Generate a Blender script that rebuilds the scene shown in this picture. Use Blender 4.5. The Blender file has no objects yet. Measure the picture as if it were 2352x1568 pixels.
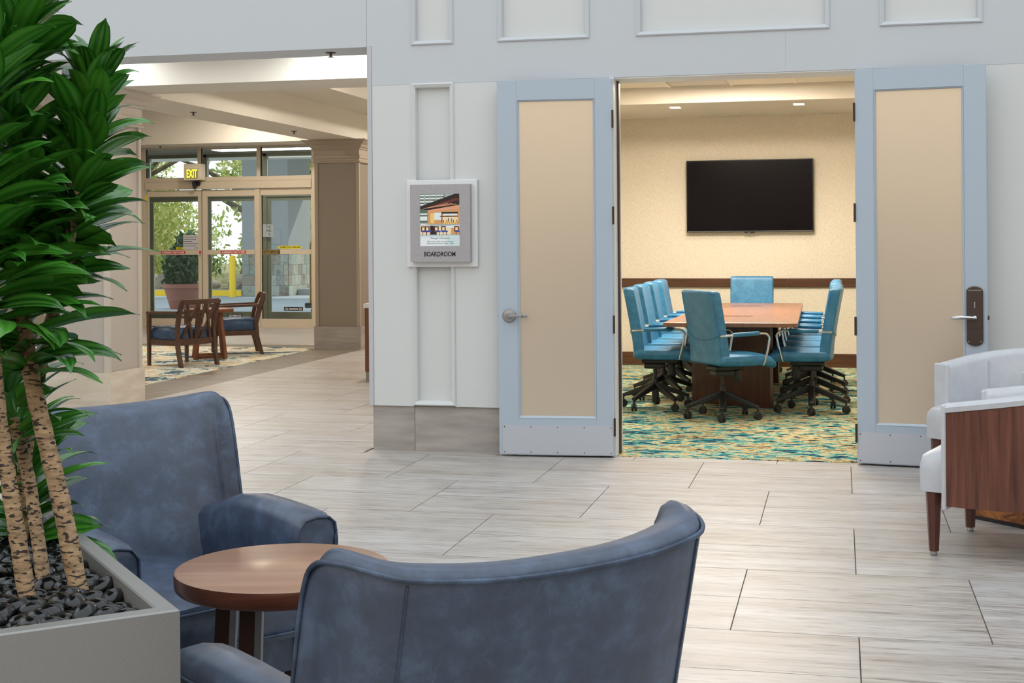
import bpy, bmesh, math, random
from mathutils import Vector, Matrix, noise
random.seed(7)
PI = math.pi
sc = bpy.context.scene
col = sc.collection

# ------------------------------------------------------------------ camera
YAW, ROLL, FPX = 0.23066, -0.00748, 3207.8
CR = Vector((math.cos(YAW), math.sin(YAW), 0)); CF = Vector((-math.sin(YAW), math.cos(YAW), 0)); UP = Vector((0, 0, 1))
cam = bpy.data.cameras.new('camera'); cam_o = bpy.data.objects.new('camera', cam); col.objects.link(cam_o)
cam.sensor_width = 36; cam.sensor_fit = 'HORIZONTAL'; cam.lens = FPX*36/2352; cam.shift_y = -233.1/2352
cam.clip_start = .05; cam.clip_end = 300
rt = CR*math.cos(ROLL)+UP*math.sin(ROLL); upv = -CR*math.sin(ROLL)+UP*math.cos(ROLL); bk = -CF
cam_o.matrix_world = Matrix(((rt.x, upv.x, bk.x, 0), (rt.y, upv.y, bk.y, 0), (rt.z, upv.z, bk.z, 1.405), (0, 0, 0, 1)))
sc.camera = cam_o
def W(lat, d, z=0.0):            # sideways metres, metres ahead of the viewer's spot -> room coordinates
    p = CR*lat+CF*d; return Vector((p.x, p.y, z))

# ------------------------------------------------------------------ light
wd = bpy.data.worlds.new('daylight'); sc.world = wd; wd.use_nodes = True
bg = wd.node_tree.nodes['Background']; bg.inputs[0].default_value = (.86, .94, 1, 1); bg.inputs[1].default_value = 1.72
sun = bpy.data.lights.new('sun', 'SUN'); sun.energy = 3.2; sun.angle = .01; sun.color = (1, .95, .85)
sun_o = bpy.data.objects.new('sun', sun); col.objects.link(sun_o)
sun_o.rotation_euler = Vector((.45, .62, .64)).to_track_quat('Z', 'Y').to_euler()
vs = sc.view_settings; vs.view_transform = 'Standard'; vs.look = 'None'; vs.exposure = 0.0; vs.gamma = 1; vs.use_curve_mapping = False

# ------------------------------------------------------------------ materials
def lin(c):
    return tuple(((x/255/12.92) if x/255 <= .04045 else ((x/255+.055)/1.055)**2.4) for x in c)
MATS = {}
def pm(name, rgb, rough=.5, metal=0., spec=.5, emit=None, es=0., coat=0.):
    m = bpy.data.materials.new(name); m.use_nodes = True; b = m.node_tree.nodes['Principled BSDF']
    b.inputs['Base Color'].default_value = (*lin(rgb), 1); b.inputs['Roughness'].default_value = rough
    b.inputs['Metallic'].default_value = metal; b.inputs['Specular IOR Level'].default_value = spec
    b.inputs['Coat Weight'].default_value = coat; b.inputs['Coat Roughness'].default_value = .15
    if emit: b.inputs['Emission Color'].default_value = (*lin(emit), 1); b.inputs['Emission Strength'].default_value = es
    MATS[name] = m; return m
def N(m, t, **kw):
    n = m.node_tree.nodes.new(t)
    for k, v in kw.items(): setattr(n, k, v)
    return n
def L(m, a, b): m.node_tree.links.new(a, b)
def coords(m, space, scale, rand=False):
    if space == 'pos':
        src = N(m, 'ShaderNodeNewGeometry').outputs['Position']
    else:
        src = N(m, 'ShaderNodeTexCoord').outputs['Object']
    if rand:
        oi = N(m, 'ShaderNodeObjectInfo'); mul = N(m, 'ShaderNodeVectorMath', operation='SCALE'); mul.inputs[0].default_value = (37, 91, 53)
        L(m, oi.outputs['Random'], mul.inputs['Scale']); ad = N(m, 'ShaderNodeVectorMath', operation='ADD')
        L(m, src, ad.inputs[0]); L(m, mul.outputs[0], ad.inputs[1]); src = ad.outputs[0]
    mp = N(m, 'ShaderNodeMapping'); mp.inputs['Scale'].default_value = scale; L(m, src, mp.inputs['Vector'])
    return mp.outputs[0]
def ramp(m, fac, stops, interp='LINEAR'):
    r = N(m, 'ShaderNodeValToRGB'); r.color_ramp.interpolation = interp
    e = r.color_ramp.elements
    while len(e) < len(stops): e.new(.5)
    for i, (p, c) in enumerate(stops):
        e[i].position = p; e[i].color = (*lin(c), 1)
    L(m, fac, r.inputs[0]); return r.outputs[0]
def noisef(m, vec, scale=1, detail=4, rough=.55, dist=0.):
    n = N(m, 'ShaderNodeTexNoise'); n.inputs['Scale'].default_value = scale; n.inputs['Detail'].default_value = detail
    n.inputs['Roughness'].default_value = rough; n.inputs['Distortion'].default_value = dist; L(m, vec, n.inputs['Vector']); return n.outputs['Fac']
def mixc(m, fac, a, b, mode='MIX'):
    x = N(m, 'ShaderNodeMix', data_type='RGBA', blend_type=mode)
    if isinstance(fac, float): x.inputs[0].default_value = fac
    else: L(m, fac, x.inputs[0])
    for i, c in ((6, a), (7, b)):
        if isinstance(c, tuple): x.inputs[i].default_value = (*lin(c), 1)
        else: L(m, c, x.inputs[i])
    return x.outputs[2]
def bump(m, fac, strength=.2, dist=.002):
    b = N(m, 'ShaderNodeBump'); b.inputs['Strength'].default_value = strength; b.inputs['Distance'].default_value = dist
    L(m, fac, b.inputs['Height']); L(m, b.outputs[0], m.node_tree.nodes['Principled BSDF'].inputs['Normal'])
def setc(m, out): L(m, out, m.node_tree.nodes['Principled BSDF'].inputs['Base Color'])
def nm(name, stops, scale, rough=.5, space='obj', rand=False, detail=4, dist=0., bmp=0., nrough=.55, **kw):
    m = pm(name, stops[0][1], rough, **kw); v = coords(m, space, scale, rand); f = noisef(m, v, 1, detail, nrough, dist)
    setc(m, ramp(m, f, stops))
    if bmp: bump(m, f, bmp)
    return m

# floor tile: streaked porcelain
m = pm('tile', (205, 196, 186), .38, spec=.4)
v1 = coords(m, 'pos', (1.1, 13, 1), True); f1 = noisef(m, v1, 1.0, 6, .62, .3)
v2 = coords(m, 'pos', (7, 60, 1), True); f2 = noisef(m, v2, 1.0, 3, .6)
v3 = coords(m, 'pos', (.7, 2.2, 1), True); f3 = noisef(m, v3, 1.0, 2)
c = ramp(m, f1, [(.28, (128, 116, 106)), (.45, (184, 177, 171)), (.6, (212, 209, 206)), (.75, (160, 146, 134))])
c2 = ramp(m, f2, [(.3, (104, 94, 88)), (.44, (188, 183, 179)), (.7, (220, 217, 214))])
c = mixc(m, .55, c, c2); c3 = ramp(m, f3, [(.35, (206, 198, 190)), (.65, (224, 224, 225))])
setc(m, mixc(m, .75, c, c3, 'MULTIPLY'))
rr = N(m, 'ShaderNodeMapRange'); rr.inputs[3].default_value = .26; rr.inputs[4].default_value = .5; L(m, f2, rr.inputs[0]); L(m, rr.outputs[0], m.node_tree.nodes['Principled BSDF'].inputs['Roughness'])
bump(m, f2, .06, .001)
nm('dark_tile', [(.3, (104, 94, 84)), (.7, (134, 122, 110))], (2, 22, 1), .4, 'pos', True)
pm('grout', (112, 104, 97), .9)
nm('base_tile', [(.3, (146, 139, 134)), (.7, (174, 167, 161))], (2.5, 2.5, 16), .5, 'pos', True, detail=5)
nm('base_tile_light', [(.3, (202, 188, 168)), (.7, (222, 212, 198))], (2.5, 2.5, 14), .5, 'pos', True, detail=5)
m = pm('wall_paint', (209, 211, 211), .55); bump(m, noisef(m, coords(m, 'pos', (160, 160, 160)), 1, 2), .05, .001)
pm('wall_upper', (196, 200, 205), .6); pm('trim_grey', (188, 189, 194), .5); pm('atrium_paint', (200, 203, 205), .7); pm('atrium_cream', (222, 204, 178), .7); pm('reflect_panel_dark', (104, 88, 74), .6); pm('cream', (218, 212, 200), .6); pm('cream_trim', (214, 205, 188), .5)
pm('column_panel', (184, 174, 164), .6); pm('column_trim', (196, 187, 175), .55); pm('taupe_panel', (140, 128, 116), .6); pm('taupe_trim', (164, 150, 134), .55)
pm('door_paint', (174, 187, 201), .38); pm('kick_plate', (192, 196, 206), .4, .2); pm('screw', (90, 92, 98), .3, .9)
pm('chrome', (205, 208, 212), .16, 1.); pm('satin_steel', (160, 160, 163), .35, .9); pm('bronze', (92, 80, 76), .35, .8); pm('hinge', (80, 70, 60), .4, .8)
m = pm('frosted_glass', (236, 222, 204), .33, metal=.6, spec=.8)
m.node_tree.nodes['Principled BSDF'].inputs['Transmission Weight'].default_value = .35
# wallpaper
m = pm('wallpaper', (228, 210, 176), .8); fw = noisef(m, coords(m, 'pos', (90, 90, 45)), 1, 4, .7)
setc(m, ramp(m, fw, [(.3, (206, 197, 180)), (.7, (226, 219, 204))])); bump(m, fw, .5, .003)
nm('rail_wood', [(.3, (62, 38, 24)), (.7, (92, 58, 36))], (3, 30, 60), .35, 'pos')
# carpet of the boardroom
m = pm('carpet', (190, 180, 140), .95, spec=.1)
va = coords(m, 'pos', (2.4, 5.5, 1)); vb = coords(m, 'pos', (8.5, 20, 1)); vc = coords(m, 'pos', (50, 90, 1))
fa = noisef(m, va, 1, 3, .6, .5); fb = noisef(m, vb, 1, 3, .7, .6); fc = noisef(m, vc, 1, 2, .6)
ad = N(m, 'ShaderNodeMath', operation='MULTIPLY_ADD'); ad.inputs[1].default_value = .55; L(m, fb, ad.inputs[0])
a2 = N(m, 'ShaderNodeMath', operation='MULTIPLY'); a2.inputs[1].default_value = .36; L(m, fa, a2.inputs[0]); L(m, a2.outputs[0], ad.inputs[2])
a3 = N(m, 'ShaderNodeMath', operation='MULTIPLY_ADD'); a3.inputs[1].default_value = .10; L(m, fc, a3.inputs[0]); L(m, ad.outputs[0], a3.inputs[2])
setc(m, ramp(m, a3.outputs[0], [(.40, (8, 34, 60)), (.445, (10, 70, 104)), (.465, (24, 142, 148)), (.485, (70, 184, 172)), (.505, (196, 190, 160)), (.53, (212, 188, 136)), (.555, (196, 164, 104)), (.575, (74, 90, 80)), (.61, (12, 40, 62))]))
bump(m, fc, .6, .004)
m = pm('rug', (210, 200, 170), .95, spec=.1)
fa = noisef(m, coords(m, 'pos', (1.6, 1.9, 1)), 1, 3, .6, .8); fb = noisef(m, coords(m, 'pos', (14, 9, 1)), 1, 3, .7, 1.)
ad = N(m, 'ShaderNodeMath', operation='MULTIPLY_ADD'); ad.inputs[1].default_value = .3; L(m, fb, ad.inputs[0])
a2 = N(m, 'ShaderNodeMath', operation='MULTIPLY'); a2.inputs[1].default_value = .7; L(m, fa, a2.inputs[0]); L(m, a2.outputs[0], ad.inputs[2])
setc(m, ramp(m, ad.outputs[0], [(.38, (52, 80, 104)), (.43, (96, 108, 114)), (.455, (186, 206, 202)), (.50, (222, 218, 206)), (.545, (206, 180, 130)), (.575, (214, 208, 190)), (.61, (92, 102, 106))]))
# leathers
def leather(name, dark, mid, light, rough, scr=True):
    m = pm(name, mid, rough, spec=.45); v = coords(m, 'obj', (15, 15, 15)); f = noisef(m, v, 1, 7, .66, .1)
    c = ramp(m, f, [(.30, dark), (.5, mid), (.72, light)])
    if scr:
        v2 = coords(m, 'obj', (14, 14, 9)); vo = N(m, 'ShaderNodeTexVoronoi', feature='DISTANCE_TO_EDGE'); 
        wob = N(m, 'ShaderNodeTexNoise'); wob.inputs['Scale'].default_value = 1.4; L(m, v2, wob.inputs['Vector'])
        add = N(m, 'ShaderNodeVectorMath', operation='ADD'); L(m, v2, add.inputs[0]); L(m, wob.outputs['Color'], add.inputs[1])
        L(m, add.outputs[0], vo.inputs['Vector']); vo.inputs['Scale'].default_value = 1
        g = ramp(m, vo.outputs['Distance'], [(0, (255, 255, 255)), (.009, (0, 0, 0))])
        gate = noisef(m, coords(m, 'obj', (5, 5, 5)), 1, 2); gr = ramp(m, gate, [(.50, (0, 0, 0)), (.64, (170, 170, 170))])
        fac = mixc(m, 1., g, gr, 'MULTIPLY')
        rg = N(m, 'ShaderNodeRGBToBW'); L(m, fac, rg.inputs[0]); c = mixc(m, rg.outputs[0], c, tuple(min(255, q*1.25) for q in light))
    setc(m, c); bump(m, noisef(m, coords(m, 'obj', (90, 90, 90)), 1, 3), .12, .002)
    if scr: m.node_tree.nodes['Principled BSDF'].inputs['Coat Weight'].default_value = .6; m.node_tree.nodes['Principled BSDF'].inputs['Coat Roughness'].default_value = .42
    return m
leather('blue_leather', (44, 55, 75), (55, 69, 93), (77, 95, 123), .37)
leather('blue_piping', (38, 50, 68), (56, 70, 92), (84, 104, 130), .4, False)
leather('teal_leather', (44, 106, 146), (54, 121, 163), (72, 140, 180), .36, False)
leather('navy_leather', (40, 62, 92), (52, 78, 112), (70, 98, 134), .42, False)
leather('grey_leather', (188, 190, 196), (194, 196, 202), (200, 202, 207), .42, False)
# woods
def wood(name, a, b, scale=(3, 26, 26), rough=.4, space='obj', **kw):
    m = pm(name, a, rough, **kw); f = noisef(m, coords(m, space, scale, True), 1, 5, .6, .4)
    setc(m, ramp(m, f, [(.3, a), (.7, b)])); return m
wood('walnut_top', (150, 110, 84), (172, 130, 102), (2, 30, 10), .3, coat=.15)
wood('walnut_edge', (78, 40, 28), (104, 58, 40), (8, 8, 60), .35)
wood('dark_leg', (44, 22, 15), (66, 36, 24), (30, 30, 4), .35)
wood('chair_veneer', (72, 38, 30), (118, 72, 56), (40, 40, 2.2), .4)
wood('chair_leg', (70, 36, 28), (98, 54, 42), (40, 40, 4), .38)
wood('table_wood', (128, 86, 64), (158, 112, 86), (22, 2, 8), .3, coat=.2)
wood('pedestal_wood', (60, 28, 20), (84, 42, 30), (30, 30, 2), .35)
wood('lobby_wood', (70, 46, 34), (96, 66, 50), (18, 18, 18), .45)
wood('lobby_table_wood', (104, 58, 34), (130, 78, 50), (18, 18, 4), .42)
wood('cabinet_wood', (92, 54, 26), (118, 72, 36), (20, 20, 2), .45)
m = pm('burl_wood', (150, 90, 40), .35); f = noisef(m, coords(m, 'obj', (3.5, 3.5, 9)), 1, 4, .55, 3.5)
setc(m, ramp(m, f, [(.28, (66, 34, 14)), (.4, (128, 72, 28)), (.55, (184, 116, 56)), (.72, (140, 82, 34))]))
# plant
m = pm('leaf', (24, 84, 22), .23, spec=.6); tc = N(m, 'ShaderNodeTexCoord'); wv = N(m, 'ShaderNodeTexWave', wave_type='BANDS', bands_direction='X')
L(m, tc.outputs['UV'], wv.inputs['Vector']); wv.inputs['Scale'].default_value = .9; wv.inputs['Distortion'].default_value = 0
oi = N(m, 'ShaderNodeObjectInfo'); lc = ramp(m, oi.outputs['Random'], [(0, (18, 70, 18)), (.5, (34, 102, 26)), (1, (70, 138, 42))])
setc(m, mixc(m, wv.outputs['Fac'], lc, mixc(m, .5, lc, (92, 156, 58)))); bump(m, wv.outputs['Fac'], .25, .004)
m = pm('cane', (196, 160, 116), .75); v = coords(m, 'obj', (26, 26, 110)); f = noisef(m, v, 1, 4, .6, .4)
f2 = noisef(m, coords(m, 'obj', (60, 60, 190)), 1, 1, .4)
setc(m, mixc(m, ramp(m, f2, [(.56, (0, 0, 0)), (.61, (255, 255, 255))]), ramp(m, f, [(.3, (112, 88, 62)), (.45, (148, 120, 88)), (.7, (184, 154, 118))]), (46, 34, 26))); bump(m, f, .5, .004)
pm('pebble', (12, 12, 15), .13, spec=.55); pm('soil', (20, 16, 14), .95)
m = nm('planter_metal', [(.3, (142, 141, 139)), (.7, (151, 150, 148))], (300, 300, 300), .42, metal=.35)
pm('black_plastic', (32, 31, 32), .42); pm('black_gloss', (8, 4, 10), .2, spec=.2); pm('tv_frame', (24, 24, 28), .25)
m = nm('sign_grey', [(.35, (158, 157, 162)), (.65, (182, 181, 186))], (260, 260, 260), .4, detail=2, metal=.3)
pm('white_plastic', (226, 226, 228), .4); pm('white_paper', (236, 238, 240), .8); pm('black_print', (22, 22, 24), .6); pm('grey_paper', (196, 196, 202), .8)
pm('counter_white', (232, 230, 226), .3); pm('toe_grey', (150, 146, 142), .6)
pm('alu_frame', (206, 192, 170), .45, .15); pm('alu_outer', (150, 152, 132), .5, .1); pm('gasket', (30, 32, 30), .6); pm('mat_dark', (58, 58, 58), .9)
pm('red_print', (196, 40, 34), .6); pm('yellow_print', (222, 206, 30), .6); pm('gold_print', (190, 160, 70), .6); pm('brass', (170, 128, 48), .25, 1.)
pm('exit_body', (222, 212, 190), .5); pm('exit_glow', (238, 226, 60), .5, emit=(240, 226, 50), es=2.2); pm('exit_face', (150, 150, 96), .5)
pm('ceiling_tile', (232, 224, 210), .9); pm('ceiling_grid', (238, 232, 222), .6); pm('vent_grey', (196, 190, 180), .7)
pm('lamp_warm', (255, 236, 204), .5, emit=(255, 240, 220), es=84.); pm('lamp_hot', (255, 236, 204), .5, emit=(255, 226, 184), es=22.)
pm('lamp_dim', (255, 236, 204), .5, emit=(255, 240, 220), es=30.); pm('lamp_soft', (250, 250, 246), .5, emit=(255, 252, 240), es=7.); pm('lamp_cool', (255, 250, 244), .5, emit=(255, 250, 244), es=30.)
# outside
nm('paving', [(.3, (150, 158, 168)), (.7, (176, 184, 192))], (1, 9, 1), .8, 'pos'); pm('yellow_paint', (240, 200, 10), .5); pm('stucco', (150, 152, 152), .9)
m = pm('slate', (140, 140, 130), .8); oi = N(m, 'ShaderNodeObjectInfo'); c = ramp(m, oi.outputs['Random'], [(0, (122, 92, 74)), (.16, (150, 158, 148)), (.34, (112, 122, 120)), (.5, (176, 160, 138)), (.66, (96, 76, 68)), (.82, (168, 176, 170)), (.95, (132, 140, 136))], 'CONSTANT')
f = noisef(m, coords(m, 'pos', (6, 6, 6), True), 1, 4, .6, .6); setc(m, mixc(m, .55, c, ramp(m, f, [(.3, (112, 84, 66)), (.5, (170, 172, 160)), (.7, (120, 130, 128))])))
nm('rock', [(.3, (120, 112, 104)), (.7, (176, 166, 150))], (2, 2, 2), .9, 'pos'); nm('bark', [(.3, (70, 62, 50)), (.7, (128, 116, 92))], (4, 4, 1), .9, 'pos')
def foliage(name, a, b, tr=.35):
    m = pm(name, a, .6); oi = N(m, 'ShaderNodeNewGeometry'); c = ramp(m, oi.outputs['Random Per Island'], [(0, a), (1, b)]); setc(m, c)
    t = N(m, 'ShaderNodeBsdfTranslucent'); L(m, c, t.inputs[0]); mx = N(m, 'ShaderNodeMixShader'); mx.inputs[0].default_value = tr
    out = m.node_tree.nodes['Material Output']; L(m, m.node_tree.nodes['Principled BSDF'].outputs[0], mx.inputs[1]); L(m, t.outputs[0], mx.inputs[2]); L(m, mx.outputs[0], out.inputs[0])
foliage('tree_leaf', (150, 172, 78), (232, 226, 160), .55); foliage('bush_leaf', (52, 92, 34), (140, 166, 72)); foliage('pot_leaf', (24, 52, 30), (62, 96, 52), .2); foliage('gold_leaf', (170, 130, 30), (224, 190, 70))
nm('garden_soil', [(.3, (96, 92, 60)), (.7, (150, 142, 100))], (3, 3, 3), .95, 'pos'); pm('terracotta', (150, 98, 84), .8); pm('lawn', (110, 150, 70), .9)
# clear window glass
def glass(name, tint, refl):
    m = bpy.data.materials.new(name); m.use_nodes = True; nt = m.node_tree; nt.nodes.remove(nt.nodes['Principled BSDF'])
    t = N(m, 'ShaderNodeBsdfTransparent'); t.inputs[0].default_value = (*tint, 1); g = N(m, 'ShaderNodeBsdfGlossy'); g.inputs['Roughness'].default_value = 0.02
    fr = N(m, 'ShaderNodeFresnel'); fr.inputs[0].default_value = refl; mx = N(m, 'ShaderNodeMixShader')
    L(m, fr.outputs[0], mx.inputs[0]); L(m, t.outputs[0], mx.inputs[1]); L(m, g.outputs[0], mx.inputs[2]); L(m, mx.outputs[0], nt.nodes['Material Output'].inputs[0]); MATS[name] = m
glass('clear_glass', (.97, .985, .975), 1.4); glass('outer_glass', (.96, .985, .98), 1.4)

# ------------------------------------------------------------------ mesh helpers
class MB:
    def __init__(s): s.v = []; s.f = []; s.uv = None; s.mi = []
    def add(s, vs, fs, mi=0):
        o = len(s.v); s.v += [tuple(p) for p in vs]; s.f += [tuple(i+o for i in f) for f in fs]; s.mi += [mi]*len(fs); return s
    def box(s, x0, x1, y0, y1, z0, z1, M=None, mi=0):
        vs = [Vector((x, y, z)) for z in (z0, z1) for y in (y0, y1) for x in (x0, x1)]
        if M is not None: vs = [M @ p for p in vs]
        return s.add(vs, [(0, 2, 3, 1), (4, 5, 7, 6), (0, 1, 5, 4), (2, 6, 7, 3), (0, 4, 6, 2), (1, 3, 7, 5)], mi)
    def bar(s, a, b, w, h, up=UP, w2=None, h2=None, mi=0):     # rectangular bar a->b
        a = Vector(a); b = Vector(b); d = (b-a).normalized(); x = d.cross(up)
        if x.length < 1e-4: x = d.cross(Vector((0, 1, 0)))
        x.normalize(); y = x.cross(d); w2 = w if w2 is None else w2; h2 = h if h2 is None else h2; vs = []
        for p, ww, hh in ((a, w, h), (b, w2, h2)):
            vs += [p-x*ww/2-y*hh/2, p+x*ww/2-y*hh/2, p+x*ww/2+y*hh/2, p-x*ww/2+y*hh/2]
        return s.add(vs, [(3, 2, 1, 0), (4, 5, 6, 7), (0, 1, 5, 4), (1, 2, 6, 5), (2, 3, 7, 6), (3, 0, 4, 7)], mi)
    def loft(s, rings, closed=True, cap=True, mi=0):
        n = len(rings[0]); vs = [p for r in rings for p in r]; fs = []
        for k in range(len(rings)-1):
            for i in range(n if closed else n-1):
                j = (i+1) % n; fs.append((k*n+i, k*n+j, (k+1)*n+j, (k+1)*n+i))
        if cap and closed: fs.append(tuple(reversed(range(n)))); fs.append(tuple(range((len(rings)-1)*n, len(rings)*n)))
        return s.add(vs, fs, mi)
    def tube(s, pts, r, n=8, mi=0):
        pts = [Vector(p) for p in pts]; rings = []; up = None
        for i, p in enumerate(pts):
            d = (pts[min(i+1, len(pts)-1)]-pts[max(i-1, 0)]).normalized()
            if up is None: up = d.orthogonal().normalized()
            up = (up-d*up.dot(d)).normalized(); x = d.cross(up); rr = r[i] if isinstance(r, (list, tuple)) else r
            rings.append([p+(up*math.cos(2*PI*k/n)+x*math.sin(2*PI*k/n))*rr for k in range(n)])
        return s.loft(rings, mi=mi)
    def lathe(s, prof, n=24, M=None, mi=0):
        rings = [[Vector((r*math.cos(2*PI*k/n), r*math.sin(2*PI*k/n), z)) for k in range(n)] for r, z in prof]
        if M is not None: rings = [[M @ p for p in r] for r in rings]
        return s.loft(rings, mi=mi)
    def prism(s, poly, z0, z1, M=None, mi=0):
        rings = [[Vector((x, y, z)) for x, y in poly] for z in (z0, z1)]
        if M is not None: rings = [[M @ p for p in r] for r in rings]
        return s.loft(rings, mi=mi)
    def build(s, name, mat, parent=None, smooth=None, bevel=0., seg=2, sub=0):
        me = bpy.data.meshes.new(name); me.from_pydata(s.v, [], s.f); 
        for mm in (mat if isinstance(mat, (list, tuple)) else [mat]): me.materials.append(MATS[mm])
        if any(s.mi): me.polygons.foreach_set('material_index', s.mi)
        bm = bmesh.new(); bm.from_mesh(me); bmesh.ops.recalc_face_normals(bm, faces=bm.faces); bm.to_mesh(me); bm.free()
        if smooth is not None:
            me.polygons.foreach_set('use_smooth', [True]*len(me.polygons))
            if smooth < 180: me.set_sharp_from_angle(angle=math.radians(smooth))
        o = bpy.data.objects.new(name, me); col.objects.link(o)
        if parent: o.parent = parent
        if bevel:
            b = o.modifiers.new('bevel', 'BEVEL'); b.width = bevel; b.segments = seg; b.limit_method = 'ANGLE'; b.angle_limit = .6
        if sub:
            b = o.modifiers.new('sub', 'SUBSURF'); b.levels = b.render_levels = sub
        return o
def tag(o, label=None, cat=None, group=None, kind=None):
    if label: o['label'] = label
    if cat: o['category'] = cat
    if group: o['group'] = group
    if kind: o['kind'] = kind
    return o
def struct(o): o['kind'] = 'structure'; return o
def thing(name, label=None, cat=None, loc=(0, 0, 0), rz=0, group=None, kind=None):
    o = bpy.data.objects.new(name, None); col.objects.link(o); o.location = loc; o.rotation_euler = (0, 0, rz); o.empty_display_size = .1
    return tag(o, label, cat, group, kind)
def dup(o, parent=None, **kw):
    c = o.copy(); col.objects.link(c); c.parent = parent
    for ch in o.children: dup(ch, c)
    tag(c, **kw); return c
def B(name, mat, parent, *a, bevel=0., **kw): return MB().box(*a).build(name, mat, parent, bevel=bevel, **kw)
def like(src, name, parent, loc, rz=0., scale=None):            # another piece sharing mesh data
    o = bpy.data.objects.new(name, src.data); col.objects.link(o); o.parent = parent; o.location = loc; o.rotation_euler = (0, 0, rz)
    if scale: o.scale = scale
    return o
def text(body, size, mat, parent, loc, width=None, name='lettering', rx=PI/2, rz=0., depth=.0006, bold=0.):
    cu = bpy.data.curves.new('t', 'FONT'); cu.body = body; cu.size = size; cu.align_x = 'CENTER'; cu.align_y = 'CENTER'; cu.extrude = depth; cu.offset = bold; cu.resolution_u = 3
    t = bpy.data.objects.new('t', cu); col.objects.link(t); bpy.context.view_layer.update()
    me = bpy.data.meshes.new_from_object(t.evaluated_get(bpy.context.evaluated_depsgraph_get())); bpy.data.objects.remove(t)
    me.name = name; me.materials.clear(); me.materials.append(MATS[mat]); o = bpy.data.objects.new(name, me); col.objects.link(o); o.parent = parent
    o.location = loc; o.rotation_euler = (rx, 0, rz)
    if width:
        xs = [v.co.x for v in me.vertices]; o.scale = (width/(max(xs)-min(xs)),)*1+(1, 1)
    return o
def facing(f): return math.atan2(-f[0], f[1])      # rotation that turns local +y to f

# ------------------------------------------------------------------ setting: floor
floor = struct(MB().box(-16, 12, -9, 21.5, -.25, -.008).build('floor', 'grout'))
TX, TY, G = .8967, .4695, .0045
Y0 = 8.815-.939*10
tile_src = None
def lay(x0, x1, y0, y1, mat='tile'):
    global tile_src
    r = int(math.floor((y0-Y0)/TY+1e-6))
    while Y0+r*TY < y1-1e-6:
        ya, yb = max(Y0+r*TY, y0), min(Y0+(r+1)*TY, y1)
        off = .055 if (r//2) % 2 == 1 else -.3935
        k = math.floor((x0-off)/TX)
        while off+k*TX < x1-1e-6:
            xa, xb = max(off+k*TX, x0), min(off+(k+1)*TX, x1)
            if xb-xa > .02 and yb-ya > .02:
                o = MB().box(-.5, .5, -.5, .5, -1, 0).build('tile', mat, floor) if tile_src is None else like(tile_src, 'tile', floor, (0, 0, 0))
                if tile_src is None: tile_src = o
                o.location = ((xa+xb)/2, (ya+yb)/2, 0); o.scale = (xb-xa-G, yb-ya-G, .008)
            k += 1
        r += 1
lay(-5.6, 2.2, 4.12, 8.815); lay(-6.04, -3.1, 8.815, 17.8); lay(-3.1, 2.2, 8.815, 8.955); lay(-11.4, -3.1, 17.8, 21.4)
B('tile_field', 'tile', floor, -16, 12, -9, 4.118, -.008, 0)
B('tile_field', 'tile', floor, 2.203, 12, 4.12, 8.95, -.008, 0); B('tile_field', 'tile', floor, -16, -5.603, 4.12, 8.81, -.008, 0); B('tile_field', 'tile', floor, -16, -6.7, 8.815, 10.6, -.008, 0)
for i in range(13):      # dark border tiles
    y = 9.0+i*.68; B('border_tile', 'dark_tile', floor, -6.678, -6.043, y, y+.676, -.008, 0)
for i in range(5): B('border_tile', 'dark_tile', floor, -6.68-(i+1)*.9, -6.684-i*.9, 17.35, 17.797, -.008, 0)
rug = tag(B('area_carpet', 'rug', None, -11.4, -6.683, 10.62, 17.345, -.0078, .004), 'cream, sand and slate blue patterned carpet under the lattice chairs', 'carpet')
bcar = struct(B('floor_carpet', 'carpet', None, -2.93, 1.5, 8.957, 15.49, -.25, .003)); bcar.name = 'floor_boardroom'

# ------------------------------------------------------------------ setting: front wall
YF, YP = 8.93, 8.965       # board face, recessed panel face
wf = struct(MB().box(-3.075, -1.44, YP, 9.20, 0, 2.45).box(.115, 12, YP, 9.20, 0, 2.45).box(-3.075, 12, YP, 9.20, 2.45, 9).build('wall_front', 'wall_paint'))
for a in ((-3.058, -2.777, .30, 2.449), (-2.491, -1.43, .30, 2.449), (.105, 3.5, .30, 2.449)):
    B('stile', 'wall_paint', wf, a[0], a[1], YF, YP, a[2], a[3], bevel=.002)
B('corner_trim', 'trim_grey', wf, -3.09, -3.059, YF-.006, 9.2, .30, 2.71, bevel=.002)
B('rail', 'wall_upper', wf, -3.058, -.3253, YF-.0008, YP, 2.449, 2.712); B('rail', 'wall_upper', wf, -.3247, 3.5, YF-.0008, YP, 2.449, 2.712)
xs = [-3.09, -2.775, -2.492, -2.18, -1.576, -1.265, -.057, .252, .851, 1.165, 1.75, 3.5]
for i in range(0, 12, 2): B('stile', 'wall_upper', wf, xs[i], xs[i+1], YF, YP, 2.712, 9)
def molding(x0, x1, z0, z1, parent, y=YF, mat='wall_paint', prof=((-.004, .0), (-.004, .008), (.004, .013), (.014, .008), (.024, .002), (.03, -.034))):
    rings = []
    for o, p in prof: rings.append([(x0+o, y-p, z0+o), (x1-o, y-p, z0+o), (x1-o, y-p, z1-o), (x0+o, y-p, z1-o)])
    MB().loft(rings, cap=False).build('panel_molding', mat, parent)
molding(-2.777, -2.491, .31, 2.449, wf)
for a, b in ((-2.775, -2.492), (-2.18, -1.576), (-1.265, -.057), (.252, .851), (1.165, 1.75)): molding(a, b, 2.712, 4.6, wf, mat='wall_upper'); B('rail', 'wall_upper', wf, a, b, YF, YP, 4.6, 9)
bb = thing('baseboard_front', kind='structure')
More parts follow.
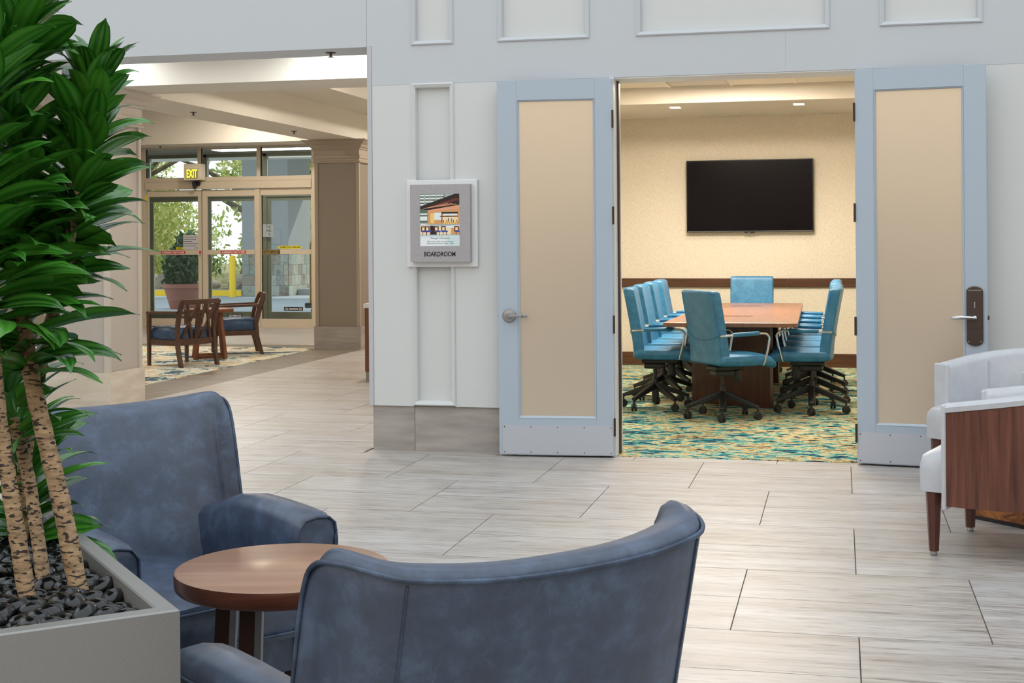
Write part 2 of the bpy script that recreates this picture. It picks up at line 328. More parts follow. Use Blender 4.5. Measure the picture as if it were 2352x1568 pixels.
for a, b in ((-3.07, -2.779), (-2.776, -1.98), (-1.977, -1.44), (.115, .96), (.963, 1.86), (1.863, 3.5)): B('base_tile', 'base_tile', bb, a, b, 8.947, YP, 0, .298)
# door lining
dl = thing('trim_1', kind='structure')
B('jamb', 'white_plastic', dl, -1.443, -1.416, 8.925, 9.21, 0, 2.45); B('jamb', 'white_plastic', dl, .10, .118, 8.95, 9.21, 0, 2.45); B('head', 'white_plastic', dl, -1.416, .10, 8.935, 9.21, 2.44, 2.4495)
B('stop', 'bronze', dl, -1.4158, -1.402, 9.05, 9.09, 0, 2.45)
# bulkhead over the lobby opening
wb = struct(B('wall_bulkhead', 'wall_upper', None, -16, -3.092, YF, 9.30, 2.71, 9)); 
# atrium shell around the viewer
wbk_ = struct(B('wall_back', 'atrium_cream', None, -16, 12, -9.3, -9, 0, 9)); B('dark_reflect_panel', 'reflect_panel_dark', wbk_, -16, 12, -8.999, -8.96, 0, 2.3); struct(B('wall_right', 'atrium_paint', None, 12, 12.3, -9, 9.2, 0, 9)); struct(B('wall_left', 'atrium_paint', None, -16.3, -16, -9, 9.3, 0, 9))  # unseen back wall: dark panel below cream added to grade the panes' reflection

# ------------------------------------------------------------------ setting: boardroom
wbk = struct(B('wall_boardroom_back', 'wallpaper', None, -2.93, 1.5, 15.48, 15.7, 0, 3.1))
struct(B('wall_boardroom_left', 'wallpaper', None, -3.075, -2.93, 9.2, 15.7, 0, 3.1)); struct(B('wall_boardroom_right', 'wallpaper', None, 1.5, 1.65, 9.2, 15.7, 0, 3.1))
r_ = thing('trim_2', kind='structure')
for a, b in ((-2.93, -.56), (-.557, 1.5)): B('chair_rail', 'rail_wood', r_, a, b, 15.45, 15.48, .87, .968, bevel=.006)
struct(MB().box(-2.93, 1.5, 15.455, 15.48, 0, .15).build('baseboard_boardroom', 'rail_wood', bevel=.004))
cb = thing('ceiling_boardroom', kind='structure')
B('plenum', 'ceiling_tile', cb, -3.0, 1.6, 9.2, 15.7, 3.02, 3.1); B('soffit', 'cream', cb, -2.93, 1.5, 13.81, 15.48, 2.742, 3.02, bevel=.003)
B('soffit', 'cream', cb, -2.93, 1.5, 9.2, 9.9, 2.742, 3.02)
gx = [-2.93+.08, -2.24, -1.63, -1.02, -.41, .20, .81, 1.42]; gy = [9.9, 10.72, 11.30, 11.91, 12.52, 13.13, 13.81]
lights = {(2, 4), (3, 4), (2, 1), (4, 1)}
gr = MB()
for x in gx: gr.box(x-.012, x+.012, 9.9, 13.81, 2.899, 2.93)
for y in gy[1:-1]: gr.box(-2.93, 1.5, y-.012, y+.012, 2.8985, 2.93)
gr.build('ceiling_grid', 'ceiling_grid', cb)
for i in range(7):
    for j in range(6):
        if (i, j) in lights: continue
        if (i, j) == (2, 5): continue
        B('ceiling_tile', 'ceiling_tile', cb, gx[i]+.013, gx[i+1]-.013, gy[j]+.013, gy[j+1]-.013, 2.905, 2.925)
vn = thing('ceiling_vent', 'grey slotted air vent in the boardroom ceiling grid', 'vent')
B('frame', 'vent_grey', vn, gx[2]+.014, gx[3]-.014, gy[5]+.014, gy[6]-.014, 2.9075, 2.93)
for k in range(9): B('slat', 'ceiling_grid', vn, gx[2]+.04, gx[3]-.04, gy[5]+.06+k*.062, gy[5]+.078+k*.062, 2.903, 2.9075)
for i, j in sorted(lights):
    t = thing('ceiling_light', 'square recessed light panel in the boardroom ceiling grid', 'light', group='boardroom ceiling lights')
    B('diffuser', 'lamp_warm' if j == 4 else 'lamp_dim', t, gx[i]+.03, gx[i+1]-.03, gy[j]+.03, gy[j+1]-.03, 2.91, 2.925); 
    fr = MB(); a, b, c_, d = gx[i]+.0135, gx[i+1]-.0135, gy[j]+.0135, gy[j+1]-.0135
    for q in ((a, b, c_, c_+.016), (a, b, d-.016, d), (a, a+.016, c_+.016, d-.016), (b-.016, b, c_+.016, d-.016)): fr.box(*q, 2.904, 2.925)
    fr.build('frame', 'ceiling_grid', t)
for x, y, n in ((-1.62, 14.2, 'small square soffit downlight on the BOARDROOM sign side of the television'), (-.39, 14.23, 'small square soffit downlight on the bronze lock plate side of the television')):
    t = thing('downlight', n, 'light', (x, y, 2.742), group='boardroom soffit downlights')
    B('lens', 'lamp_hot', t, -.05, .05, -.085, .085, -.004, -.001); fr = MB()
    for q in ((-.06, .06, -.097, -.086), (-.06, .06, .086, .097), (-.06, -.051, -.086, .086), (.051, .06, -.086, .086)): fr.box(*q, -.006, -.0005)
    fr.build('trim_ring', 'ceiling_grid', t)
    la = bpy.data.lights.new('lamp', 'SPOT'); la.energy = 34; la.color = (1, .92, .80); la.spot_size = 2.3; la.spot_blend = .6; la.shadow_soft_size = .06
    lo = bpy.data.objects.new('lamp', la); col.objects.link(lo); lo.parent = t; lo.location = (0, 0, -.02)

# ------------------------------------------------------------------ setting: lobby beyond the wall
lob = thing('ceiling_lobby', kind='structure')
B('pocket', 'cream', lob, -16, -3.0, 9.3, 10.69, 3.25, 3.4); B('beam', 'cream', lob, -16, -3.0, 10.69, 11.34, 2.72, 3.6)
B('beam', 'cream', lob, -6.68, -6.03, 11.34, 20.6, 2.72, 3.6)
B('soffit', 'cream', lob, -6.03, -5.36, 11.34, 20.6, 3.057, 3.7); B('tray', 'cream', lob, -5.36, -3.0, 11.34, 20.6, 3.4, 3.5); B('tray', 'cream', lob, -16, -6.68, 11.34, 20.6, 3.55, 3.65)
B('bulkhead', 'cream', lob, -16, -3.0, 20.6, 21.34, 2.985, 3.6)
struct(B('wall_lobby_right', 'cream', None, -3.08, -3.0, 9.3, 21.5, 0, 3.6)); struct(B('wall_lobby_left', 'cream', None, -16.1, -16, 9.3, 21.5, 0, 3.6))
struct(MB().box(-16, -11.42, 21.34, 21.5, 0, 3.6).box(-8.0, -3.0, 21.34, 21.5, 0, 3.6).box(-11.42, -8.0, 21.34, 21.5, 2.99, 3.6).build('wall_entrance', 'cream'))
B('roof', 'cream', lob, -16.3, 12.3, 9.2, 21.5, 3.72, 4.0)
def column(x0, x1, y0, y1, label):
    t = thing('column', label, 'column', ((x0+x1)/2, (y0+y1)/2, 0)); hx, hy = (x1-x0)/2, (y1-y0)/2
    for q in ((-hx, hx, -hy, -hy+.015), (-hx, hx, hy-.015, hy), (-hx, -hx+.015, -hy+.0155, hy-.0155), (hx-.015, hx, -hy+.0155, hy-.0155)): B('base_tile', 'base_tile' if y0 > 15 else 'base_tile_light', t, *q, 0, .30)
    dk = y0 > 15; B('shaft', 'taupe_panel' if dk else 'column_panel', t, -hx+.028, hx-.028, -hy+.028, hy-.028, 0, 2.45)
    ix, iy = hx-.014, hy-.014; w = .045
    for sx in (-1, 1):
        for sy in (-1, 1):
            MB().box(min(sx*ix, sx*(ix-w)), max(sx*ix, sx*(ix-w)), min(sy*iy, sy*(iy-w)), max(sy*iy, sy*(iy-w)), .301, 2.43).build('corner_stile', 'taupe_trim' if dk else 'column_trim', t, bevel=.002)
    prof = [(0, 2.42), (.016, 2.425), (.018, 2.44), (.006, 2.45), (.006, 2.475), (.016, 2.48), (.016, 2.515), (.006, 2.52), (.006, 2.585), (.02, 2.595), (.024, 2.61), (.04, 2.62), (.055, 2.65), (.075, 2.665), (.085, 2.67), (.115, 2.70), (.135, 2.705), (.135, 2.719)]
    MB().loft([[(-ix-o, -iy-o, z), (ix+o, -iy-o, z), (ix+o, iy+o, z), (-ix-o, iy+o, z)] for o, z in prof]).build('capital', 'taupe_trim' if dk else 'column_trim', t)
    return t
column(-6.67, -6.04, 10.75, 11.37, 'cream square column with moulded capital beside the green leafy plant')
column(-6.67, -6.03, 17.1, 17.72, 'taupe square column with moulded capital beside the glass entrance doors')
def sprinkler(x, y, z, label):
    t = thing('sprinkler', label, 'sprinkler', (x, y, z)); t.scale = (.72, .72, .72); MB().lathe([(.001, 0), (.05, 0), (.05, -.006), (.03, -.012), (.001, -.012)], 16).build('escutcheon', 'bronze', t, 40)
    MB().lathe([(.001, -.012), (.012, -.012), (.012, -.04), (.028, -.042), (.028, -.046), (.001, -.046)], 12).build('head', 'bronze', t, 40)
sprinkler(-3.42, 9.12, 2.71, 'ceiling sprinkler under the bulkhead edge next to the white panelled wall')
sprinkler(-6.35, 13.0, 2.72, 'ceiling sprinkler on the beam above the lattice chairs, nearer the plant')
sprinkler(-6.32, 15.6, 2.72, 'ceiling sprinkler on the beam just before the taupe column')
sprinkler(-10.85, 21.0, 2.985, 'ceiling sprinkler in the soffit above the entrance transom')
for x, y, z, m_, e, lb in ((-3.95, 10.25, 3.25, 'lamp_cool', 130, 'recessed downlight washing the white beam near the panelled wall'), (-5.9, 10.25, 3.25, 'lamp_cool', 90, 'recessed downlight washing the white beam near the plant'), (-4.93, 9.9, 3.25, 'lamp_cool', 60, 'added unseen downlight brightening the middle of the white beam')):  # third one is an added unseen lamp that lifts the beam's middle
    t = thing('downlight', lb, 'light', (x, y, z)); MB().lathe([(.001, -.004), (.06, -.004), (.06, -.001), (.001, -.001)], 20).build('lens', m_, t); MB().lathe([(.061, 0), (.075, 0), (.075, -.006), (.061, -.006)], 20).build('trim_ring', 'ceiling_grid', t)
    la = bpy.data.lights.new('lamp', 'SPOT'); la.energy = e; la.color = (.95, .98, 1); la.spot_size = 2.75; la.spot_blend = .9; la.shadow_soft_size = .06
    lo = bpy.data.objects.new('lamp', la); col.objects.link(lo); lo.parent = t; lo.location = (0, 0, -.02)
for i, (x, y, z) in enumerate(((-4.4, 13.6, 3.4), (-4.4, 17.4, 3.4), (-4.4, 19.8, 3.4), (-8.6, 14.2, 3.55), (-8.6, 17.4, 3.55), (-8.9, 19.6, 3.55), (-11.5, 14.5, 3.55))):
    t = thing('ceiling_lamp', 'flush round warm ceiling lamp in the lobby tray ceiling', 'light', (x, y, z), group='lobby tray ceiling lamps')
    MB().lathe([(.001, -.03), (.15, -.03), (.17, -.02), (.17, -.001), (.001, -.001)], 24).build('shade', 'lamp_warm', t, 40)
    la = bpy.data.lights.new('lamp', 'AREA'); la.shape = 'DISK'; la.size = .3; la.energy = 25; la.color = (1, .95, .86)
    lo = bpy.data.objects.new('lamp', la); col.objects.link(lo); lo.parent = t; lo.location = (0, 0, -.04)
# side cabinet
t = thing('cabinet', 'brown wood cabinet with white top behind the panelled wall', 'cabinet', (-4.63, 13.25, 0))
B('body', 'cabinet_wood', t, 0, 1.5, 0, .6, .10, .735, bevel=.003); B('plinth', 'toe_grey', t, .0, 1.5, .02, .6, 0, .099); B('counter', 'counter_white', t, -.01, 1.5, -.012, .6, .737, .78, bevel=.003)

# ------------------------------------------------------------------ entrance doors
YE = 21.4
ef = thing('trim_3', kind='structure')
fm = 'alu_frame'
B('frame_post', fm, ef, -11.415, -11.31, YE-.05, YE+.05, 0, 2.98); B('frame_post', fm, ef, -9.344, -9.262, YE-.05, YE+.05, 0, 2.28); B('frame_post', fm, ef, -8.355, -8.0, YE-.05, YE+.05, 0, 2.98)
B('header', fm, ef, -11.308, -8.357, YE-.07, YE+.07, 2.285, 2.41, bevel=.003); B('sill', fm, ef, -11.308, -8.357, YE-.06, YE+.05, 2.412, 2.482, bevel=.003)
B('head_rail', fm, ef, -11.308, -8.357, YE-.05, YE+.05, 2.965, 2.985); B('mullion', fm, ef, -10.36, -10.31, YE-.05, YE+.05, 2.484, 2.964); B('mullion', fm, ef, -9.31, -9.25, YE-.05, YE+.05, 2.484, 2.964)
B('threshold', 'mat_dark', ef, -11.308, -9.346, YE-.05, YE+.05, .0, .012)
for n, (a, b) in enumerate(((-11.307, -10.362), (-10.308, -9.312), (-9.248, -8.358))):
    w = struct(B('window_%d' % (n+1), 'gasket', None, a, a+.014, YE-.012, YE+.012, 2.484, 2.963)); B('pane', 'clear_glass', w, a+.014, b, YE-.004, YE+.004, 2.484, 2.963)
def slider(name, a, b, y, zb, zt, stl, str_, rail_t, bar, mat, gl, sillh):
    d = thing(name, kind='structure'); yy = (y-.022, y+.022)
    B('stile', mat, d, a, a+stl, *yy, zb, zt); B('stile', mat, d, b-str_, b, *yy, zb, zt); B('top_rail', mat, d, a+stl, b-str_, *yy, zt-rail_t, zt); B('bottom_rail', mat, d, a+stl, b-str_, *yy, zb, zb+sillh)
    if bar: B('push_bar', mat, d, a+stl, b-str_, y-.03, y+.022, 1.2, 1.278)
    B('pane', gl, d, a+stl, b-str_, y-.004, y+.004, zb+sillh, zt-rail_t)
    return d
d3 = slider('door_3', -11.29, -10.305, YE, .013, 2.265, .022, .066, .095, True, fm, 'clear_glass', .125)
d4 = slider('door_4', -10.295, -9.346, YE, .013, 2.265, .085, .02, .10, True, fm, 'clear_glass', .125)
d5 = slider('door_5', -9.26, -8.357, YE, .0, 2.283, .02, .02, .11, True, fm, 'clear_glass', .142)
B('edge_seal', 'gasket', d4, -10.303, -10.296, YE-.024, YE+.022, .013, 2.265); B('edge_seal', 'gasket', d5, -9.2599, -9.24, YE-.02, YE+.02, .143, 2.17)
YG = 23.6
og = thing('trim_4', kind='structure')
om = 'alu_outer'
for a, b in ((-13.6, -13.45), (-12.55, -12.4), (-11.35, -11.25), (-10.15, -10.08), (-9.0, -8.9), (-8.0, -7.9)): B('frame_post', om, og, a, b, YG-.05, YG+.05, 0, 3.0)
B('header', om, og, -13.6, -7.9, YG-.06, YG+.06, 2.22, 2.36); B('head_rail', om, og, -13.6, -7.9, YG-.05, YG+.05, 2.95, 3.02)
for n, (a, b) in enumerate(((-13.45, -12.552), (-12.398, -11.352), (-11.248, -10.152), (-10.078, -9.002), (-8.898, -8.002))):
    w = slider('door_%d' % (n+6), a, b, YG, .0, 2.22, .06, .06, .07, False, om, 'outer_glass', .14)
    B('pane', 'outer_glass', w, a, b, YG-.004, YG+.004, 2.361, 2.949)
t = thing('vestibule_light', 'long white ceiling light inside the glass vestibule', 'light', (-9.6, 22.6, 3.029)); B('diffuser', 'lamp_soft', t, -1.0, 1.0, -.2, .2, -.03, -.001); B('frame', 'ceiling_grid', t, -1.03, 1.03, -.23, .23, -.02, -.0005)
B('vestibule_ceiling', 'cream', og, -13.6, -7.9, YE+.1, YG+2.2, 3.03, 3.1); struct(MB().box(-13.7, -13.6, YE+.1, YG+.05, 0, 3.1).box(-7.9, -7.8, YE+.1, YG+.05, 0, 3.1).build('wall_vestibule', 'cream'))
struct(B('floor_vestibule', 'mat_dark', None, -13.6, -7.9, 21.5, 23.6, -.25, .0))
# door stickers and signs
def sticker(name, parent, x0, x1, z0, z1, y, bgm, lines, tm, fs, wid=.9):
    s = B(name, bgm, parent, x0, x1, y-.002, y-.0005, z0, z1); k = len(lines)
    for i, ln in enumerate(lines):
        text(ln, fs, tm, s, ((x0+x1)/2, y-.0026, z1-(i+.5)*(z1-z0)/k-.002), (x1-x0)*wid*(len(ln)/max(len(q) for q in lines)), bold=fs*.012)
    return s
yb_ = YE-.03
sticker('push_sticker', d3, -11.045, -10.60, 1.215, 1.262, yb_, 'red_print', ['IN EMERGENCY PUSH TO OPEN'], 'white_paper', .042)
sticker('push_sticker', d4, -9.965, -9.515, 1.215, 1.262, yb_, 'red_print', ['IN EMERGENCY PUSH TO OPEN'], 'white_paper', .042)
B('red_label', 'red_print', d3, -10.353, -10.319, 1.215, 1.262, YE-.024, YE-.0225) if False else B('red_label', 'red_print', d3, -10.353, -10.319, YE-.0245, YE-.0225, 1.215, 1.262)
MB().lathe([(.001, 0), (.012, 0), (.012, .012), (.001, .012)], 12, Matrix.Translation((-10.335, YE-.0225, 1.185)) @ Matrix.Rotation(PI/2, 4, 'X')).build('lock_cylinder', 'satin_steel', d3)
sticker('hours_sticker', d5, -9.235, -8.92, 1.203, 1.276, yb_, 'black_print', ['UNLOCKED DURING', 'BUSINESS HOURS'], 'gold_print', .034)
ms = MB(); x0, x1, z0, z1, yy = -8.965, -8.545, 1.288, 1.338, YE-.0045
ms.prism([(x0, z0+.025), (x0+.02, z0), (x1-.025, z0), (x1, z0+.025), (x1-.025, z1), (x0+.02, z1)], 0, .001, Matrix.Translation((0, yy, 0)) @ Matrix.Rotation(PI/2, 4, 'X'))
s_ = ms.build('caution_sticker', 'yellow_print', d5); text('AUTOMATIC DOOR - STAND CLEAR', .036, 'black_print', s_, ((x0+x1)/2, yy-.0016, (z0+z1)/2), .36, bold=.0006)
s_ = B('caution_sticker', 'yellow_print', d3, -10.78, -10.645, YE-.0055, YE-.0045, 1.288, 1.325); text('AUTOMATIC', .03, 'black_print', s_, (-10.715, YE-.0061, 1.306), .10, bold=.0005)
nt_ = B('notice', 'grey_paper', d3, -10.648, -10.372, YE-.007, YE-.006, 1.283, 1.525)
for i, w_ in enumerate((.235, .22, .165, .255, .235, .065)):
    x0 = -10.635 if i < 5 else -10.445; x = x0
    while x < x0+w_-.01:
        q = min(random.uniform(.012, .035), x0+w_-x); B('print_line', 'black_print', nt_, x, x+q, YE-.0074, YE-.007, 1.487-i*.036, 1.496-i*.036); x += q+.006
for d, a, b in ((d5, -8.865, -8.535), (d4, -9.86, -9.60), (d3, -10.72, -10.46)):
    z0 = .275 if d is d5 else .16
    s_ = B('direction_sticker', 'black_print', d, a, b, YE-.0055, YE-.0045, z0, z0+.062)
    for q in (.018, .036, .054):
        for sgn, xx in ((1, a+q), (-1, b-q)):
            MB().prism([(xx, z0+.031), (xx+sgn*.012, z0+.012), (xx+sgn*.018, z0+.012), (xx+sgn*.006, z0+.031), (xx+sgn*.018, z0+.05), (xx+sgn*.012, z0+.05)], 0, .0006, Matrix.Translation((0, YE-.0055, 0)) @ Matrix.Rotation(PI/2, 4, 'X')).build('chevron', 'white_paper', s_)
    for k in range(2): B('print_line', 'white_paper', s_, a+.085, b-.085, YE-.0061, YE-.0055, z0+.022+k*.014, z0+.029+k*.014)
B('yellow_label', 'yellow_print', ef, -11.309, -11.292, YE-.045, YE-.0225, 2.08, 2.20)
shp = B('posted_sheet', 'white_paper', None, -10.33, -9.945, YG-.07, YG-.0625, 1.49, 1.72); tag(shp, 'white paper notice taped to the outer glass door frame', 'notice')
for i, ln in enumerate(('TLE', 'NG', 'Y')): text(ln, .066, 'black_print', shp, (-10.045+i*.012, YG-.0712, 1.672-i*.068), bold=.0006)
# exit sign with sensor under it
t = thing('exit_sign', 'cream box EXIT sign with glowing yellow letters over the glass doors', 'exit sign', (-10.355, YE-.22, 2.43))
B('housing', 'exit_body', t, -.145, .145, -.05, .15, .0, .265, bevel=.004); B('face', 'exit_face', t, -.105, .105, -.0535, -.0505, .02, .175); B('seam', 'toe_grey', t, -.146, .146, -.0512, -.05, .186, .189)
text('EXIT', .185, 'exit_glow', t, (0, -.0545, .097), .185, bold=.003)
t = thing('door_sensor', 'black motion sensor hanging under the EXIT sign', 'sensor', (-10.35, YE-.10, 2.31))
MB().box(-.06, .0, -.05, .03, -.0, .105, Matrix.Rotation(.35, 4, 'X') @ Matrix.Rotation(.3, 4, 'Z')).build('head', 'black_plastic', t, bevel=.006); B('bracket', 'black_plastic', t, -.01, .045, -.02, .032, .03, .11, bevel=.004)

# ------------------------------------------------------------------ boardroom doors
def leaf(name, loc, ang, w, sgn, lever):
    d = thing(name, kind='structure', loc=loc, rz=ang); T = .045
    def bx(nm_, mt, x0, x1, y0, y1, z0, z1, **k):
        a, b = sorted((sgn*x0, sgn*x1)); return B(nm_, mt, d, a, b, y0, y1, z0, z1, **k)
    hs, fs = .112, .128
    bx('stile', 'door_paint', 0, hs, 0, T, .012, 2.44, bevel=.002); bx('stile', 'door_paint', w-fs, w, 0, T, .012, 2.44, bevel=.002)
    bx('top_rail', 'door_paint', hs, w-fs, 0, T, 2.315, 2.44); bx('bottom_rail', 'door_paint', hs, w-fs, 0, T, .012, .25)
    bx('pane', 'frosted_glass', hs+.002, w-fs-.002, .018, .026, .252, 2.313)
    rings = []; a, b = sorted((sgn*hs, sgn*(w-fs)))
    for o, p in ((0, -.0005), (.002, -.002), (.012, .008), (.014, .018)): rings.append([(a+o, p, .25+o), (b-o, p, .25+o), (b-o, p, 2.315-o), (a+o, p, 2.315-o)])
    MB().loft(rings, cap=False).build('glazing_bead', 'door_paint', d)
    k = bx('kick_plate', 'kick_plate', .008, w-.022, -.002, -.0002, .018, .205)
    for i in range(5):
        for z in (.03, .193):
            x = sgn*(.02+i*(w-.054)/4); MB().lathe([(.0005, 0), (.004, 0), (.003, .0018), (.0005, .002)], 10, Matrix.Translation((x, -.002, z)) @ Matrix.Rotation(PI/2, 4, 'X')).build('screw', 'screw', k)
    for z in (.14, .80, 1.50, 2.12):
        h = MB().lathe([(.0005, 0), (.007, 0), (.007, .115), (.0005, .115)], 10, Matrix.Translation((-sgn*.004, -.004, z))); h.box(min(0, -sgn*.003), max(0, -sgn*.003), .0, .04, z, z+.115); h.build('hinge', 'hinge', d)
    xl = w-.072
    if lever == 'round':
        MB().lathe([(.001, 0), (.044, 0), (.046, .003), (.040, .011), (.018, .015), (.014, .04), (.001, .04)], 28, Matrix.Translation((sgn*xl, 0, .913)) @ Matrix.Rotation(PI/2, 4, 'X')).build('rose', 'satin_steel', d, 40)
        MB().bar((sgn*xl, -.04, .913), (sgn*(xl-.09), -.044, .912), .016, .018).bar((sgn*(xl-.09), -.044, .912), (sgn*(xl-.12), -.03, .911), .016, .018, w2=.012).build('lever', 'satin_steel', d, bevel=.003)
        MB().box(min(sgn*w, sgn*(w+.006)), max(sgn*w, sgn*(w+.006)), .015, .03, .905, .92).build('latch', 'satin_steel', d)
    else:
        def rr(wd, z0, z1):
            pts = []
            for k in range(9): q = PI*k/8; pts.append((math.cos(q)*wd, z1-.03+math.sin(q)*.03))
            for k in range(9): q = PI+PI*k/8; pts.append((math.cos(q)*wd, z0+.03+math.sin(q)*.03))
            return pts
        Mx = Matrix.Translation((sgn*xl, 0, 0)) @ Matrix.Rotation(PI/2, 4, 'X')
        e = MB().prism(rr(.048, .75, 1.107), 0, .014, Mx).build('escutcheon', 'bronze', d, bevel=.004)
        MB().prism(rr(.043, .75+.10, 1.09), .0141, .018, Mx).build('upper_plate', 'bronze', e)
        MB().bar((sgn*xl-.038, -.0185, 1.083), (sgn*xl+.038, -.0185, 1.083), .002, .006).build('accent_line', 'chrome', e)
        for q in ((-.03, 1.055), (.03, 1.055), (-.035, .775), (.035, .775)): MB().lathe([(.0005, 0), (.005, 0), (.004, .003), (.0005, .003)], 10, Matrix.Translation((sgn*xl+q[0], -.0142, q[1])) @ Matrix.Rotation(PI/2, 4, 'X')).build('screw', 'chrome', e)
        MB().bar((sgn*xl, -.022, .975), (sgn*xl, -.022, 1.012), .008, .014).build('thumb_turn', 'chrome', e, bevel=.002)
        MB().lathe([(.001, .014), (.016, .014), (.013, .04), (.001, .045)], 16, Matrix.Translation((sgn*xl, 0, .918)) @ Matrix.Rotation(PI/2, 4, 'X')).build('lever_base', 'chrome', e, 40)
        MB().tube([(sgn*xl, -.045, .918), (sgn*(xl-.03), -.052, .920), (sgn*(xl-.08), -.053, .921), (sgn*(xl-.12), -.048, .918), (sgn*(xl-.135), -.038, .917)], [.009, .011, .012, .010, .005], 12).build('lever', 'chrome', e, 60)
        MB().box(min(sgn*w, sgn*(w+.01)), max(sgn*w, sgn*(w+.01)), .012, .032, .905, .93).build('latch', 'bronze', d)
    return d
leaf('door_1', (-1.420, 8.878, 0), math.atan2(.056, .742), .748, -1, 'round')
leaf('door_2', (.094, 8.878, 0), math.atan2(-.095, .76), .768, 1, 'plate')

# ------------------------------------------------------------------ boardroom sign
t = thing('room_sign', 'grey wall sign with lit screen reading BOARDROOM on white backing board', 'sign', (-2.567, YF, 1.52))
B('backing_board', 'white_plastic', t, -.243, .243, -.026, -.0005, -.29, .287, bevel=.004)
bz = MB()
for q in ((-.205, -.138, -.256, .255), (.133, .205, -.256, .255), (-.138, .133, .192, .255), (-.138, .133, -.256, -.151)): bz.box(q[0], q[1], -.072, -.027, q[2], q[3])
bz.build('bezel', 'sign_grey', t)
B('screen', 'black_plastic', t, -.138, .133, -.066, -.06, -.151, .192)
text('BOARDROOM', .043, 'black_print', t, (-.003, -.0726, -.206), .214, bold=.0008)
def pmat(name, c, s=.8): return pm(name, (10, 10, 10), .4, emit=c, es=s)
PC = {'p_dark': (26, 16, 16), 'p_white': (232, 240, 240), 'p_beige': (214, 160, 104), 'p_warm': (250, 206, 120), 'p_brown': (98, 46, 30), 'p_blue': (24, 70, 170), 'p_green': (90, 110, 90), 'p_grey': (168, 178, 176), 'p_cream': (246, 224, 186), 'p_pink': (236, 160, 130), 'p_pale': (206, 226, 226)}
for k, c in PC.items(): pmat(k, c)
pk = list(PC); pic = MB(); lay_n = [0]
def pp(mat_, *pts):       # picture polygon, x 0..1 and y 0..1 measured from the screen's lower left corner
    lay_n[0] += 1; y = -.0661-lay_n[0]*.00002
    vs = [(-.138+x*.271, y, -.151+z*.343) for x, z in pts]; pic.add(vs, [tuple(range(len(vs)))], pk.index(mat_))
def pr(mat_, x0, x1, z0, z1): pp(mat_, (x0, z0), (x1, z0), (x1, z1), (x0, z1))
pr('p_grey', 0, 1, .0, 1); pr('p_green', 0, .62, .72, 1)
for z in (.99, .93, .87, .81): pr('p_white', 0, .6, z-.03, z)
for x in (.1, .24, .4, .5): pr('p_grey', x, x+.03, .75, 1)
pr('p_beige', .18, 1, .42, .78); pp('p_pink', (.18, .66), (1, .72), (1, .76), (.18, .69)); pr('p_green', 0, .19, .45, .74); pr('p_white', 0, .18, .49, .57); pr('p_white', 0, .18, .6, .63)
pp('p_dark', (0, .72), (.2, .69), (1, .79), (1, 1), (.88, 1), (.02, .77)); pp('p_brown', (.1, .73), (.95, .87), (1, .91), (.9, .92))
for k in range(3): pp('p_pink', (.08+.1*k, .715+.012*k), (.72+.1*k, .82-.01*k), (.72+.1*k, .83-.01*k), (.08+.1*k, .722+.012*k))
pr('p_warm', .26, .36, .44, .63); pr('p_white', .36, .56, .5, .64); pr('p_dark', .54, .96, .62, .655); pr('p_dark', .5, .96, .56, .575); pr('p_dark', .54, .56, .45, .655); pr('p_dark', .7, .72, .45, .655); pr('p_cream', .57, .95, .47, .555); pr('p_white', .58, .94, .585, .62)
for k in range(9): pr(('p_dark', 'p_warm', 'p_brown')[k % 3], .58+k*.042, .6+k*.042, .45, .5+(k % 2)*.03)
for k in range(7): pr('p_warm', .6+k*.05, .625+k*.05, .42, .47)
pp('p_white', (0, .41), (.55, .38), (1, .40), (1, .37), (.8, .34), (0, .43)); pp('p_cream', (0, .4), (.78, .345), (1, .36), (1, .22), (0, .22)); pp('p_dark', (.25, .395), (.42, .375), (.42, .22), (.25, .22)); pp('p_beige', (.78, .345), (1, .36), (1, .22), (.78, .22))
for x in (.02, .12, .35, .53, .86): pr('p_brown', x, x+.12, .27, .38); pr('p_cream', x+.03, x+.09, .3, .36); pr('p_blue', x+.03, x+.17, .265, .295); pr('p_brown', x+.04, x+.055, .2, .27); pr('p_brown', x+.13, x+.145, .2, .27)
pr('p_white', 0, 1, 0, .205); pp('p_pale', (.62, 0), (1, .0), (1, .205), (.72, .205)); pp('p_pale', (0, .17), (1, .17), (1, .205), (0, .205))
pic.build('screen_picture', pk, t)
text("Manager's Reception", .017, 'black_print', t, (0, -.069, -.151+.343*.15), .13); text('Please enjoy a drink or two on us at our', .0095, 'black_print', t, (0, -.069, -.151+.343*.085), .18); text('nightly Evening Reception 5:30pm - 7:30pm', .0095, 'black_print', t, (0, -.069, -.151+.343*.048), .185)

# ------------------------------------------------------------------ television
t = thing('television', 'large black flat screen television mounted on the beige wall', 'television', (-.958, 15.43, 1.867))
B('cabinet', 'tv_frame', t, -.683, .683, -.03, .03, -.394, .394, bevel=.004); B('screen', 'black_gloss', t, -.672, .672, -.0325, -.0305, -.378, .384); B('bottom_strip', 'satin_steel', t, -.672, .672, -.0322, -.0305, -.387, -.383)
MB().prism([(-.06, -.394), (.06, -.394), (.045, -.404), (-.045, -.404)], 0, .03, Matrix.Translation((0, .0, 0)) @ Matrix.Rotation(PI/2, 4, 'X')).build('logo_tab', 'tv_frame', t); B('power_light', 'white_plastic', t, -.015, .0, -.0315, -.03, -.401, -.398)
B('wall_mount', 'black_plastic', t, -.25, .25, .03, .049, -.2, .2)

